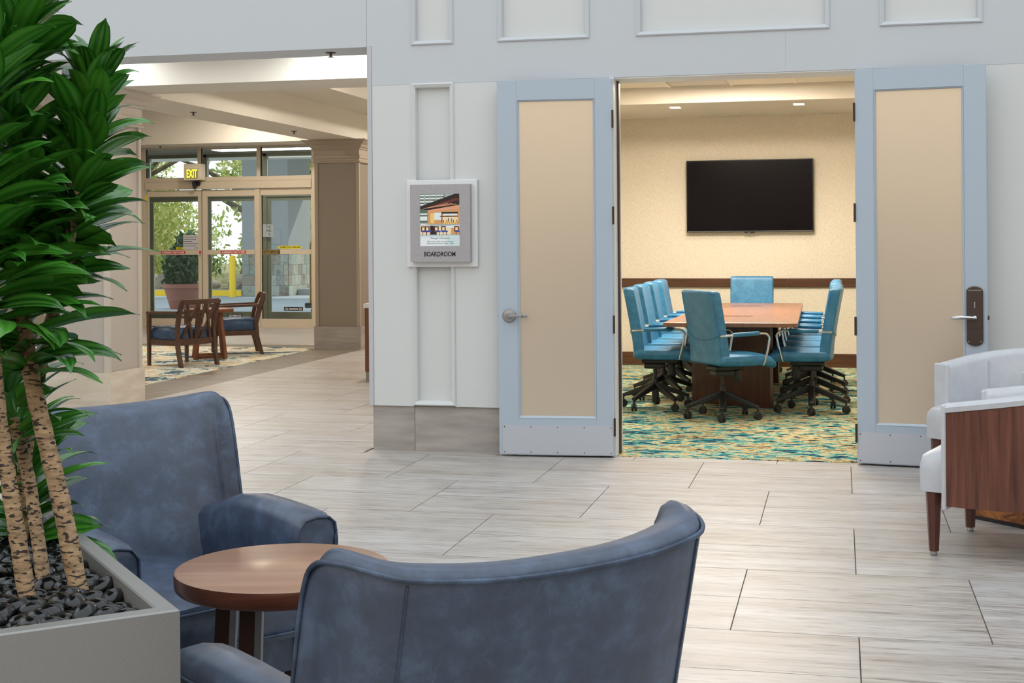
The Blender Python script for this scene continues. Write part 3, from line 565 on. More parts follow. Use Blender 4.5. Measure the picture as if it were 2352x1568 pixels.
# ------------------------------------------------------------------ conference table
t = thing('conference_table', 'long walnut conference table with panel pedestals in the boardroom', 'table', (-.85, 12.78, 0))
MB().prism([(-.525, -1.70), (.525, -1.68), (.478, 1.72), (-.45, 1.72)], .705, .74).build('tabletop', 'table_wood', t, bevel=.004)
for a, b in (((-.38, -.76), (.294, -1.09)), ((-.30, 1.05), (.265, .95))):
    MB().bar((a[0], a[1], .353), (b[0], b[1], .353), .06, .704).build('pedestal_panel', 'pedestal_wood', t, bevel=.004)
MB().bar((-.04, -.88, .4), (0, .95, .4), .05, .5).build('cross_panel', 'pedestal_wood', t)
for y, w_ in ((-.72, .21), (1.05, .19)):
    p = B('power_flap', 'walnut_edge', t, -w_, w_-.09, y-.05, y+.05, .7405, .7425); B('flap_edge', 'chrome', p, -w_, w_-.09, y-.054, y-.05, .7405, .743)

# ------------------------------------------------------------------ conference chairs
def conf_chair():
    r = thing('office_chair')
    def ring(y, z, w, th, curve=.02):          # back cushion slice
        pts = []
        for k in range(7):
            u = -1+2*k/6; pts.append(Vector((u*w/2, y-curve*(1-u*u), z)))
        for k in range(7):
            u = 1-2*k/6; pts.append(Vector((u*w/2*.96, y+th-curve*(1-u*u)*.8, z)))
        return pts
    def ry(z): return -.215-.19*max(0, z-.5)**1.15-.02*max(0, .5-z)
    m = MB(); zs = [.43, .44, .48, .56, .64, .72, .80, .88, .95, .985, 1.0]
    m.loft([ring(ry(z)-.02+(.012 if z in (.43, 1.0) else 0), z, (.43 if z in (.43, 1.0) else .455), .085-(.03 if z in (.43, 1.0) else 0)) for z in zs]); bk_ = m.build('backrest', 'teal_leather', r, 60, bevel=.008)
    MB().tube([(u*.228, ry(.66-.045*(1-u*u))-.022-.02*(1-u*u), .66-.045*(1-u*u)) for u in [-1+.2*k for k in range(11)]], .004, 6).build('seam', 'teal_leather', bk_, 60)
    m = MB(); prof = [(-.235, .43, .06), (-.2, .42, .085), (0, .415, .09), (.14, .415, .095), (.22, .405, .085), (.262, .39, .055)]
    rings = []
    for y, z, h in prof:
        rings.append([Vector((x, y, z+zz)) for x, zz in ((-.225, .01), (-.20, 0), (.20, 0), (.225, .01), (.24, h*.5), (.225, h*.9), (.17, h), (0, h*1.04), (-.17, h), (-.225, h*.9), (-.24, h*.5))])
    m.loft(rings).build('seat', 'teal_leather', r, 50, bevel=.006)
    for s in (-1, 1):
        x = s*.262
        path = [(s*.235, -.245, .655), (x, -.22, .658), (x, -.12, .662), (x, .10, .668)]
        path += [(x, .13+.05*math.sin(a), .618+.05*math.cos(a)) for a in (.1, .5, .9, 1.3)] + [(x, .165, .55), (s*.256, .14, .45), (s*.24, .135, .425)]
        a_ = MB().tube(path, .0095, 8).build('arm', 'chrome', r, 60); MB().tube([(x, -.15, .662), (x, -.145, .664), (x, .08, .671), (x, .085, .668)], [.012, .0165, .0165, .012], 10).build('arm_pad', 'teal_leather', a_, 60)
    m = MB(); m.box(-.07, .07, -.19, .09, .375, .412); m.box(-.05, .05, -.17, .0, .33, .376); m.build('mechanism', 'black_plastic', r, bevel=.012); 
    MB().bar((-.09, .04, .37), (-.19, .10, .35), .016, .012).build('lever', 'black_plastic', r); MB().lathe([(.001, 0), (.032, 0), (.032, .09), (.001, .09)], 16, Matrix.Translation((.0, .06, .28)) @ Matrix.Rotation(.25, 4, 'X')).build('tension_knob', 'black_plastic', r, 40)
    MB().lathe([(.001, .05), (.03, .05), (.03, .20), (.022, .205), (.022, .25), (.014, .255), (.014, .335), (.001, .335)], 18, Matrix.Translation((0, -.08, 0))).build('gas_lift', 'black_plastic', r, 40)
    hub = Vector((0, -.08, 0)); sp0 = None; ca0 = None
    for k in range(5):
        if sp0 is None:
            m = MB(); m.bar((0, .02, .19), (0, .29, .095), .05, .05, w2=.032, h2=.03); sp0 = m.build('base_spoke', 'black_plastic', r, bevel=.006); sp0.location = hub; sp0.rotation_euler = (0, 0, .35)
            c0 = thing('caster'); c0.parent = r; cm = MB()
            for s in (-1, 1): cm.lathe([(.001, -.009), (.026, -.009), (.03, -.006), (.03, .006), (.026, .009), (.001, .009)], 18, Matrix.Translation((s*.013, 0, .03)) @ Matrix.Rotation(PI/2, 4, 'Y'))
            cm.box(-.012, .012, -.016, .018, .03, .062); cm.lathe([(.001, .055), (.008, .055), (.008, .09), (.001, .09)], 10); bpy.data.objects.remove(c0)
            ca0 = cm.build('caster', 'black_plastic', r, 35); ca0.location = hub+Vector((math.sin(-.35)*.283, math.cos(-.35)*.283, 0)); ca0.rotation_euler = (0, 0, .9)
        else:
            a = .35+k*2*PI/5; o = like(sp0, 'base_spoke', r, hub, a); b_ = o.modifiers.new('bevel', 'BEVEL'); b_.width = .006; b_.segments = 2
            like(ca0, 'caster', r, hub+Vector((math.sin(-a)*.283, math.cos(-a)*.283, 0)), .9+k*1.3)
    return r
cc = conf_chair()
G1 = 'teal office chairs around the conference table'
spots = [((-.835, 11.04), facing((.80, .60)), 'teal leather office chair turned away at the table end, back to the doorway'),
         ((-1.42, 11.55), facing((1, .06)), 'teal office chair first from the doorway, on the BOARDROOM sign side of the table'), ((-1.44, 12.28), facing((1, -.02)), 'teal office chair second from the doorway, on the BOARDROOM sign side of the table'),
         ((-1.45, 13.02), facing((1, .02)), 'teal office chair third from the doorway, on the BOARDROOM sign side of the table'), ((-1.45, 13.72), facing((1, 0)), 'teal office chair last before the television wall, on the BOARDROOM sign side of the table'),
         ((-.31, 11.52), facing((-1, .03)), 'teal office chair first from the doorway, on the bronze lock plate side of the table'), ((-.31, 12.22), facing((-1, -.02)), 'teal office chair second from the doorway, on the bronze lock plate side of the table'),
         ((-.32, 12.92), facing((-1, 0)), 'teal office chair third from the doorway, on the bronze lock plate side of the table'), ((-.32, 13.62), facing((-1, .02)), 'teal office chair last before the television, on the bronze lock plate side of the table'),
         ((-.91, 14.72), facing((.01, -1)), 'teal office chair at the head of the table below the television')]
for i, (p, a, lb) in enumerate(spots):
    o = cc if i == 0 else dup(cc); o.location = (p[0], p[1], .003); o.rotation_euler = (0, 0, a); tag(o, lb, 'chair', G1)

# ------------------------------------------------------------------ blue lounge chairs
def cat(pts, n=5):
    out = []
    for i in range(len(pts)-1):
        p = [Vector(pts[max(0, min(len(pts)-1, i+k))]) for k in (-1, 0, 1, 2)]
        for k in range(n):
            t_ = k/n; out.append(.5*((2*p[1])+(p[2]-p[0])*t_+(2*p[0]-5*p[1]+4*p[2]-p[3])*t_*t_+(3*p[1]-p[0]-3*p[2]+p[3])*t_**3))
    out.append(Vector(pts[-1])); return out
def lounge_chair():
    r = thing('lounge_chair')
    half = [(-.348, -.150, .60), (-.354, -.158, .76), (-.357, -.168, .875), (-.357, -.192, .925), (-.348, -.246, .937), (-.322, -.308, .932), (-.28, -.352, .922), (-.17, -.383, .912), (-.06, -.392, .908)]
    pts = half + [(-x, y, z) for x, y, z in reversed(half)]
    P = cat(pts, 4); rings = []; outer_top = []
    for i, p in enumerate(P):
        tn = (P[min(i+1, len(P)-1)]-P[max(i-1, 0)]); tn.z = 0; tn.normalize(); nrm = Vector((tn.y, -tn.x, 0))   # outward
        if nrm.dot(Vector((p.x, p.y+.05, 0))) < 0: nrm = -nrm
        zt = p.z; th = .085; rg = []
        ax = min(1., abs(p.x)/.352); inn = Vector((p.x*(.97-.075*ax**6), -.285+.095*ax**2.8+(p.y+.178)*.15*ax**8, 0)); vec = Vector((p.x, p.y, 0))-inn; ln = max(vec.length, .03); nrm = vec/vec.length; th = ln
        def pt(off, z): return Vector((p.x, p.y, 0))-nrm*off+Vector((0, -.235*(z-.61), z))
        for z in (.20, .35, .55): rg.append(pt(0.004 if z < .3 else 0, min(z, zt-.03)))
        rg += [pt(0, zt-.05), pt(.0, zt-.022), pt(.012, zt-.004), pt(th*.45, zt), pt(th*.8, zt-.01), pt(th, zt-.04)]
        for z, e in ((.66, .004), (.54, .022), (.42, .03), (.20, 0)): rg.append(pt(th+e*(1-ax**4), min(z, zt-.06)))
        rings.append(rg); outer_top.append(pt(-.003, zt-.018))
    def capr(rg, dv):
        out = []
        for sc_, adv in ((.86, .010), (.6, .021), (.25, .028)):
            out.append([(rg[k]+rg[12-k])/2+(rg[k]-(rg[k]+rg[12-k])/2)*sc_+dv*adv for k in range(13)])
        return out
    rings = list(reversed(capr(rings[0], Vector((.55, .83, 0)))))+rings+capr(rings[-1], Vector((-.55, .83, 0)))
    bk_ = MB().loft(rings).build('backrest', 'blue_leather', r, 70)
    MB().tube(outer_top[1:-1], .0045, 6).build('piping', 'blue_piping', bk_, 70)
    for s in (-1, 1):
        MB().tube([(s*.282, -.352-.235*(z-.61), z) for z in (.2, .4, .6, .8, .895)], .0026, 6).build('seam', 'blue_piping', bk_, 70)
    for s in (-1, 1):
        rings = []; tops = [(-.30, .585), (-.22, .59), (-.15, .605), (-.06, .638), (.03, .65), (.15, .648), (.28, .642), (.345, .636), (.362, .625)]; edge = []
        for y, z in tops:
            fl = .0 if y < -.2 else .012*min(1, (y+.2)/.3); xo = .352+fl; xi = .238+fl*.4; k = 1 if y < .35 else .985
            rg = [Vector((s*x, y, zz)) for x, zz in ((xo-.01, .20), (xo, .36), (xo+.006, z-.07), (xo, z-.022), (xo-.02, z-.004), ((xo+xi)/2, z), (xi+.02, z-.008), (xi, z-.035), (xi-.004, z-.12), (xi, .20))]
            rings.append(rg); edge.append(Vector((s*(xo+.006), y, z-.045)))
        a_ = MB().loft(rings).build('arm', 'blue_leather', r, 60)
        MB().tube(edge[2:]+[Vector((s*.364, .366, .55)), Vector((s*.360, .366, .25))], .0042, 6).build('piping', 'blue_piping', a_, 70)
        q = rings[-1]; MB().tube([v_+Vector((0, .003, 0)) for v_ in q[1:9]], .004, 6).build('piping', 'blue_piping', a_, 70)
    MB().prism([(-.335, .345), (-.335, -.15), (-.30, -.24), (-.24, -.285), (.24, -.285), (.30, -.24), (.335, -.15), (.335, .345)], .19, .30).build('base', 'blue_leather', r, bevel=.01)
    sm = MB(); n = 8
    rings = []
    for y, e in ((-.30, .02), (-.28, .0), (-.1, -.004), (.15, -.004), (.36, .0), (.392, .012), (.40, .03)):
        zt = .445-(.03*(max(0, y-.1))) - (.02 if abs(e) > .015 else 0); zb = .302+(.02 if e > .015 else 0); xx = .236-e*.3
        rings.append([Vector((x, y, z)) for x, z in ((-xx, zb), (xx, zb), (xx+.003, (zb+zt)/2), (xx, zt-.02), (xx-.02, zt-.003), (0, zt+.012), (-xx+.02, zt-.003), (-xx, zt-.02), (-xx-.003, (zb+zt)/2))])
    st = sm.loft(rings).build('seat_cushion', 'blue_leather', r, 55); 
    for z, y in ((.424, .399), (.32, .402)): MB().tube([(-.23, y, z), (0, y+.004, z+.004), (.23, y, z)], .004, 6).build('piping', 'blue_piping', st, 70)
    for sx in (-1, 1):
        for sy in (-1, 1): MB().bar((sx*.27, sy*.26+.03, .19), (sx*.285, sy*.285+.03, 0), .05, .05, w2=.03, h2=.03).build('leg', 'dark_leg', r)
    return r
lc0 = lounge_chair()
def frame_dir(f): v_ = CR*f[0]+CF*f[1]; return (v_.x, v_.y)
tag(lc0, 'blue-grey leather lounge chair beside the planter, its back toward the cream column', 'chair', 'blue leather lounge chairs')
lc0.location = W(-1.031, 4.075); lc0.rotation_euler = (0, 0, facing(frame_dir((.65, -.76))))
lc1 = dup(lc0); lc0.scale = (1, 1, .985); tag(lc1, 'blue-grey leather lounge chair farther from the cream column, across the round table from its twin', 'chair', 'blue leather lounge chairs')
lc1.location = W(-.156, 2.565); lc1.rotation_euler = (0, 0, facing(frame_dir((-.555, .832))))

# ------------------------------------------------------------------ round side table
t = thing('side_table', 'round reddish-brown wooden side table between the two blue lounge chairs', 'table', W(-.575, 3.47), YAW)
tt = MB().lathe([(.001, .555), (.258, .555), (.263, .56), (.265, .57), (.265, .592), (.2635, .597), (.258, .60), (.001, .60)], 72).build('tabletop', ['walnut_top', 'walnut_edge'], t, 40)
for p in tt.data.polygons:
    if abs(p.normal.z) < .8: p.material_index = 1
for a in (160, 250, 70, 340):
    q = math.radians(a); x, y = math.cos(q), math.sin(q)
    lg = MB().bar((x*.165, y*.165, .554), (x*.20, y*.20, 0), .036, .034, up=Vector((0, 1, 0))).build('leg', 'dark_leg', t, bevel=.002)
    MB().bar((x*.165+.0265, y*.165, .554), (x*.20+.0265, y*.20, 0), .016, .03, up=Vector((0, 1, 0))).build('side_highlight', 'satin_steel', lg)  # pale strip added for the light reflected off the leg's side
MB().bar((.155*math.cos(2.79), .155*math.sin(2.79), .53), (.155*math.cos(-.349), .155*math.sin(-.349), .53), .03, .03).bar((.155*math.cos(1.22), .155*math.sin(1.22), .53), (.155*math.cos(4.363), .155*math.sin(4.363), .53), .03, .029).build('cross_brace', 'dark_leg', t)

# ------------------------------------------------------------------ grey tub chairs and burl table
def tub_chair():
    r = thing('tub_chair'); n = 40
    def U(k):                                         # plan of the shell, open to +y
        a = PI*k/n; 
        x = -.33*math.cos(a); y = -.33*math.sin(a)-.02
        return x, y
    base = [(-.335, .17), (-.335, .06)]+[(.335*-math.cos(PI*k/16), -.02-.34*math.sin(PI*k/16)) for k in range(17)]+[(.335, .06), (.335, .17)]
    P = cat([(x, y, 0) for x, y in base], 2)
    def top(y): return .675+.075*max(0, min(1, (.17-y)/.5))
    def shell(o0, o1, zb, dz):
        rings = []
        for i, p in enumerate(P):
            tn = (P[min(i+1, len(P)-1)]-P[max(i-1, 0)]).normalized(); nr = Vector((tn.y, -tn.x, 0))
            if nr.dot(p+Vector((0, .02, 0))) < 0: nr = -nr
            zt = top(p.y)+dz; rings.append((p, nr, zt))
        return rings
    S = shell(0, 0, 0, 0)
    MB().loft([[p-nr*.0, p-nr*.0+UP, ] for p, nr, zt in S], closed=False, cap=False) 
    m = MB(); m.loft([[p+UP*.235, p+UP*(zt-.035), p-nr*.018+UP*(zt-.035), p-nr*.018+UP*.235] for p, nr, zt in S]); m.build('outer_shell', 'chair_veneer', r, 50)
    m = MB(); m.loft([[p-nr*.019+UP*.235, p-nr*.019+UP*(zt-.034), p+nr*.004+UP*(zt-.034), p+nr*.006+UP*(zt-.012), p-nr*.01+UP*zt, p-nr*.045+UP*(zt+.004), p-nr*.075+UP*(zt-.006), p-nr*.085+UP*(zt-.03), p-nr*.09+UP*.5, p-nr*.08+UP*.235] for p, nr, zt in S]); sh = m.build('padded_back', 'grey_leather', r, 55)
    for k in (8, len(S)-9):
        p, nr, zt = S[k]; MB().tube([p-nr*.0905+UP*z for z in (.42, .5, .6, zt-.04)], .003, 6).build('seam', 'grey_leather', sh)
    for i, s in ((0, -1), (-1, 1)):
        p, nr, zt = S[i]; MB().bar(p-nr*.042+Vector((0, .006, .215)), p-nr*.042+Vector((0, .006, zt+.002)), .098, .022, up=Vector((0, 1, 0))).build('arm_front', 'grey_leather', r, 60, bevel=.0105, seg=4)
    m = MB(); rings = []
    for y, e in ((-.25, .02), (-.10, 0), (0, 0), (.25, .0), (.285, .012), (.295, .03)):
        zt = .465-max(0, y)*.05-e*.5; zb = .285; xx = .11 if y < -.2 else .225 if y < -.05 else .248 if y < .16 else .30
        xx -= e*.4; rings.append([Vector((x, y, z)) for x, z in ((-xx, zb), (xx, zb), (xx+.004, .38), (xx, zt-.03), (xx-.03, zt), (0, zt+.008), (-xx+.03, zt), (-xx, zt-.03), (-xx-.004, .38))])
    rings.insert(3, [v_.copy() for v_ in rings[2]])
    for v_ in rings[3]: v_.y = .175
    rings.insert(4, [Vector((v_.x*.30/.248, .19, v_.z)) for v_ in rings[2]])
    m.loft(rings).build('seat', 'grey_leather', r, 55)
    for sx in (-1, 1):
        for sy, yy in ((1, .245), (-1, -.24)):
            xx = .262*sx if sy > 0 else .20*sx
            lg = MB(); rg = []
            for z, w_ in ((.285 if sy > 0 else .24, .036), (.02, .022)): rg.append([Vector((xx+math.cos(PI/6+PI/3*k)*w_, yy+math.sin(PI/6+PI/3*k)*w_, z)) for k in range(6)])
            l_ = lg.loft(rg).build('leg', 'chair_leg', r); MB().lathe([(.001, 0), (.014, 0), (.016, .006), (.014, .019), (.001, .019)], 12, Matrix.Translation((xx, yy, 0))).build('glide', 'satin_steel', l_)
    return r
tc0 = tub_chair(); G2 = 'grey tub chairs with wood shells'
tag(tc0, 'pale grey leather tub chair with brown veneer shell, farther from the frosted door', 'chair', G2); f_ = (-.94, .34); tc0.scale = (1.13, 1, 1); tc0.location = (.725, 6.625, 0); tc0.rotation_euler = (0, 0, facing(f_))
tc1 = dup(tc0); tag(tc1, 'pale grey leather tub chair behind the burl table, right by the frosted door', 'chair', G2); tc1.scale = (1.06, 1, 1.03); tc1.location = (.885, 8.03, 0); tc1.rotation_euler = (0, 0, facing((-.75, -.66)))
t = thing('burl_table', 'low orange-brown burl wood block table between the grey tub chairs', 'table', (.86, 7.30, 0), PI/4)
B('block', 'burl_wood', t, -.17, .17, -.17, .17, .02, .36, bevel=.004); B('plinth', 'black_plastic', t, -.16, .16, -.16, .16, 0, .0195); B('top', 'burl_wood', t, -.175, .175, -.175, .175, .3605, .38, bevel=.003)

# ------------------------------------------------------------------ lobby chairs and table
def lattice_chair():
    r = thing('lattice_chair'); w = .255
    for s in (-1, 1):
        MB().bar((s*(w+.01), .26, .62), (s*(w+.01), .265, 0), .04, .05, w2=.032, h2=.036).build('front_leg', 'lobby_wood', r, bevel=.003)
        rl = MB(); rl.loft([[Vector((s*w+x, y+yy, z)) for x, yy in ((-.02, -.024), (.02, -.024), (.02, .024), (-.02, .024))] for y, z in ((-.30, 0), (-.245, .22), (-.23, .40), (-.27, .60), (-.33, .745))]); rl.build('rear_leg', 'lobby_wood', r, bevel=.003)
        MB().bar((s*(w+.01), .29, .60), (s*(w+.01), -.27, .615), .05, .032).build('armrest', 'lobby_wood', r, bevel=.004)
        MB().bar((s*w, .26, .27), (s*w, -.23, .27), .03, .06).build('side_rail', 'lobby_wood', r)
    MB().bar((-w, .26, .27), (w, .26, .27), .03, .06).build('front_rail', 'lobby_wood', r); MB().bar((-w, -.24, .28), (w, -.24, .28), .03, .07).build('back_rail', 'lobby_wood', r)
    m = MB(); m.loft([[Vector((x, -.33-.03*(1-(x/w)**2)+yy, .735+zz)) for yy, zz in ((-.016, -.028), (.016, -.028), (.016, .028), (-.016, .028))] for x in [w*(-1+.25*k) for k in range(9)]]); m.build('crest_rail', 'lobby_wood', r, bevel=.004)
    def bp(x, z): return Vector((x, -.235-.105*((z-.30)/.43)**1.3-.028*(1-(x/w)**2)*((z-.3)/.43), z))
    for a, b in ((-.20, -.06), (-.06, -.20), (.06, .20), (.20, .06), (-.01, -.045), (.01, .045)):
        MB().bar(bp(a, .31), bp(b, .715), .03, .018, up=Vector((0, 1, 0))).build('lattice_slat', 'lobby_wood', r)
    m = MB(); rg = []
    for y, e in ((-.235, .03), (-.21, 0), (0, -.01), (.24, .0), (.275, .03)):
        xx = .24-e*.3; zt = .445-e*.8; rg.append([Vector((x, y, z)) for x, z in ((-xx, .305), (xx, .305), (xx+.01, .37), (xx-.01, zt-.015), (xx-.05, zt), (-xx+.05, zt), (-xx+.01, zt-.015), (-xx-.01, .37))])
    m.loft(rg).build('seat_cushion', 'navy_leather', r, 60)
    return r
la0 = lattice_chair(); G3 = 'lobby lattice-back chairs'
tag(la0, 'dark wood lattice-back armchair with blue seat, standing nearer the cream column', 'chair', G3); f_ = Vector((-.90, .43)); la0.location = (-7.33, 14.69, .004); la0.rotation_euler = (0, 0, facing(f_))
la1 = dup(la0); tag(la1, 'dark wood lattice-back armchair with blue seat, standing nearer the glass entrance doors', 'chair', G3); la1.location = (-7.42, 16.33, .004); la1.rotation_euler = (0, 0, facing((-.87, -.49)))
t = thing('lobby_table', 'round wooden lobby table with splayed legs between the lattice chairs', 'table', (-7.42, 15.58, .004), .5)
MB().lathe([(.001, .56), (.285, .56), (.29, .565), (.29, .595), (.285, .60), (.001, .60)], 40).build('tabletop', 'lobby_table_wood', t, 40)
for a in range(4):
    q = PI/4+a*PI/2; MB().bar((math.cos(q)*.17, math.sin(q)*.17, .559), (math.cos(q)*.245, math.sin(q)*.245, .004), .05, .034, up=Vector((0, 0, 1))).build('leg', 'lobby_table_wood', t)
    q2 = q+PI/2; MB().bar((math.cos(q)*.235, math.sin(q)*.235, .03), (math.cos(q2)*.235, math.sin(q2)*.235, .03), .03, .04).build('stretcher', 'lobby_table_wood', t)

# ------------------------------------------------------------------ planter with pebbles
pa = math.radians(42.7); PCN = W(-.589, 2.457, 0); PZ = .76; PLx, PLy = .95, 1.22
pl = thing('planter', 'large square brushed grey metal planter filled with black pebbles', 'planter', PCN, pa)
m = MB(); T = .036
m.loft([[(-PLx+o, o, z), (-o, o, z), (-o, PLy-o, z), (-PLx+o, PLy-o, z)] for o, z in ((0.0, 0), (0, PZ-.003), (.003, PZ), (T-.003, PZ), (T, PZ-.003), (T, PZ-.10))], cap=False); m.build('shell', 'planter_metal', pl)
B('soil', 'soil', pl, -PLx+T+.001, -T-.001, T+.001, PLy-T-.001, .5, PZ-.05)
PM = Matrix.Translation(PCN) @ Matrix.Rotation(pa, 4, 'Z')
pb = []
for k in range(4):
    bm = bmesh.new(); bmesh.ops.create_icosphere(bm, subdivisions=2, radius=1)
    for v_ in bm.verts: v_.co *= 1+.10*noise.noise(v_.co*1.3+Vector((k*7, 0, 0)))
    me = bpy.data.meshes.new('pebble'); bm.to_mesh(me); bm.free(); me.materials.append(MATS['pebble']); me.polygons.foreach_set('use_smooth', [True]*len(me.polygons)); pb.append(me)
cells = []; s_ = .045; j = 0; y = T+.02
while y < PLy-T-.01:
    x = -T-.02-(s_/2 if j % 2 else 0)
    while x > -.62:
        cells.append((x, y)); x -= s_
    y += s_*.8; j += 1
def seen(c): p = PM @ Vector((c[0], c[1], PZ-.04)); q = Vector((p.x, p.y, 0)); return q.dot(CR)/q.dot(CF) > -.385
cells = [c for c in cells if seen(c)]
cells.sort(key=lambda c: (PM @ Vector((c[0], c[1], 0))).dot(CF))
near = cells[:296]; far = cells[296:]
def pebx(c, k):
    q = Matrix.Translation((c[0]+random.uniform(-.007, .007), c[1]+random.uniform(-.006, .006), PZ-.036+random.uniform(-.010, .010)))
    q = q @ Matrix.Rotation(random.uniform(0, 2*PI), 4, 'Z') @ Matrix.Rotation(random.uniform(-.5, .5), 4, 'X') @ Matrix.Rotation(random.uniform(-.4, .4), 4, 'Y')
    s = random.uniform(.85, 1.2); return PM @ q @ Matrix.Diagonal((.031*s, .0225*s, .019*s, 1))
for i, c in enumerate(near):
    o = bpy.data.objects.new('pebble', pb[i % 4]); col.objects.link(o); o.matrix_world = pebx(c, i)
    tag(o, 'smooth glossy black pebble lying in the grey planter', 'pebble', 'black pebbles in the planter')
if far:
    bm = bmesh.new()
    for i, c in enumerate(far):
        b2 = bmesh.new(); b2.from_mesh(pb[i % 4]); b2.transform(pebx(c, i)); me = bpy.data.meshes.new('x'); b2.to_mesh(me); b2.free(); bm.from_mesh(me); bpy.data.meshes.remove(me)
    me = bpy.data.meshes.new('pebble_bed'); bm.to_mesh(me); bm.free(); me.materials.append(MATS['pebble']); me.polygons.foreach_set('use_smooth', [True]*len(me.polygons))
    o = bpy.data.objects.new('pebble_bed', me); col.objects.link(o); tag(o, 'bed of black pebbles at the far back of the grey planter', 'pebbles', kind='stuff')

# ------------------------------------------------------------------ dracaena plants
def leaf_mesh(bend, width, fold, tip):
    n = 12; vs = []; fs = []; uv = []
    ang = .0; p = Vector((0, 0, 0))
    for i in range(n+1):
        u = i/n; w_ = width*(math.sin(PI*(u*.90+.08))**.8) if u < 1 else .002
        if u > .88: w_ *= (1-u)/.12*.85+.02
        ang = bend*u*u+(tip*max(0, u-.75)*4)
        d = Vector((0, math.cos(ang), -math.sin(ang))); up = Vector((0, math.sin(ang), math.cos(ang)))
        for k, (sx, hf) in enumerate(((-1, 1), (-.5, .38), (0, 0), (.5, .38), (1, 1))):
            vs.append(p+Vector((sx*w_*math.cos(fold), 0, 0))+up*(hf*w_*math.sin(fold)*(1-.6*u)+.006*math.sin(u*9+sx*2)*abs(sx)))
            uv.append((k/4, u))
        p = p+d*(1/n)
    for i in range(n):
        for k in range(4): a = i*5+k; fs.append((a, a+1, a+6, a+5))
    me = bpy.data.meshes.new('leaf'); me.from_pydata(vs, [], fs); l = me.uv_layers.new(name='UVMap')
    for poly in me.polygons:
        for li in poly.loop_indices: l.data[li].uv = uv[me.loops[li].vertex_index]
    me.materials.append(MATS['leaf']); me.polygons.foreach_set('use_smooth', [True]*len(me.polygons)); return me
LM = [leaf_mesh(b, w_, f, t_) for b, w_, f, t_ in ((.6, .165, .38, .3), (.9, .175, .34, .4), (.45, .16, .42, .2), (1.2, .175, .3, .4), (.75, .18, .36, -.3), (.55, .17, .36, .7))]
def leaves(root, axis, n, L0, spread, tilt0, tilt1, seed):
    rnd = random.Random(seed); A = cat(axis, 8)
    for i in range(n):
        u = (i+.5)/n; q = u*(len(A)-1); k = min(int(q), len(A)-2); p = A[k].lerp(A[k+1], q-k); d = (A[k+1]-A[k]).normalized()
        az = i*2.39996+rnd.uniform(-.35, .35); el = tilt0+(tilt1-tilt0)*u**.9+rnd.uniform(-.2, .2)      # angle above the horizontal
        if u > .97: el = 1.25
        h = Vector((math.cos(az), math.sin(az), 0)); dirv = (h*math.cos(el)+d*math.sin(el)).normalized()
        x = dirv.cross(d); x = x.normalized() if x.length > .02 else Vector((1, 0, 0)); z = x.cross(dirv).normalized()
        Lf = L0*rnd.uniform(.8, 1.15)*(1-.25*u*u); o = bpy.data.objects.new('leaf', LM[rnd.randrange(6)]); col.objects.link(o); o.parent = root
        M_ = Matrix((x, dirv, z)).transposed().to_4x4() @ Matrix.Rotation(rnd.uniform(-.75, .75), 4, 'Y'); M_ = Matrix.Translation(p+h*spread*.3-root.location) @ M_ @ Matrix.Diagonal((Lf*rnd.uniform(.9, 1.12), Lf, Lf, 1)); o.matrix_local = M_
def px(u, v, d): return W((u-1176)/FPX*d, d, 1.405-(v-551-.0075*(1176-u))/FPX*d)
def dracaena(label, cane, rad, crowns, seed):
    base = cane[0]; r = thing('dracaena', label, 'plant', base, group='dracaena plants in the planter')
    C_ = cat(cane, 6); MB().tube([p-base for p in C_], [rad*(1.12-.22*i/len(C_))*(1+.05*math.sin(i*2.3)) for i in range(len(C_))], 12).build('cane', 'cane', r, 80)
    for k, (axis, n, L0, t0, t1) in enumerate(crowns): leaves(r, axis, n, L0, .03, t0, t1, seed+k*17)
    return r
def gp(u, v, d): p = px(u, v, d); p.z = PZ-.06; return p
dracaena('dracaena with a leaning pale cane and tall green crown, the cane nearest the lounge chair', [gp(182, 1380, 2.70), px(135, 1150, 2.78), px(95, 980, 2.84), px(62, 815, 2.9), px(40, 560, 2.93), px(30, 200, 2.95)], .0175,
         [([px(66, 860, 2.9), px(45, 640, 2.92), px(35, 420, 2.94), px(30, 180, 2.95), px(28, 70, 2.95)], 140, .20, .1, .95)], 3)
dracaena('dracaena with a slim pale cane and leafy head standing behind the leaning cane', [gp(95, 1385, 2.74), px(90, 1300, 2.80), px(62, 1100, 2.95), px(40, 1010, 3.0), px(25, 960, 3.0)], .0135,
         [([px(45, 1020, 3.0), px(25, 930, 3.0), px(5, 850, 3.0)], 28, .18, .1, 1.0)], 40)
dracaena('dracaena whose scarred cane rises from the pebbles closest to the planter front edge', [gp(62, 1400, 2.66), px(35, 1230, 2.70), px(8, 1050, 2.74), px(-10, 900, 2.76), px(-40, 500, 2.8)], .0155,
         [([px(-30, 760, 2.8), px(-45, 450, 2.8), px(-30, 120, 2.82)], 75, .195, .1, .9)], 60)
dracaena('dracaena with a full rounded crown rising tallest beside the cream column', [gp(40, 1330, 3.15), px(60, 1000, 3.1), px(110, 760, 3.05), px(150, 600, 3.0), px(205, 200, 3.0)], .015,
         [([px(140, 640, 3.02), px(165, 480, 3.0), px(195, 320, 3.0), px(215, 175, 3.0)], 100, .178, .2, 1.15)], 90)
dracaena('low bushy dracaena growing among the pebbles behind the canes', [gp(55, 1290, 3.2), px(50, 1150, 3.2), px(45, 960, 3.22)], .013,
         [([px(60, 1260, 3.2), px(50, 1120, 3.2), px(45, 960, 3.22)], 48, .19, .2, 1.0)], 120)

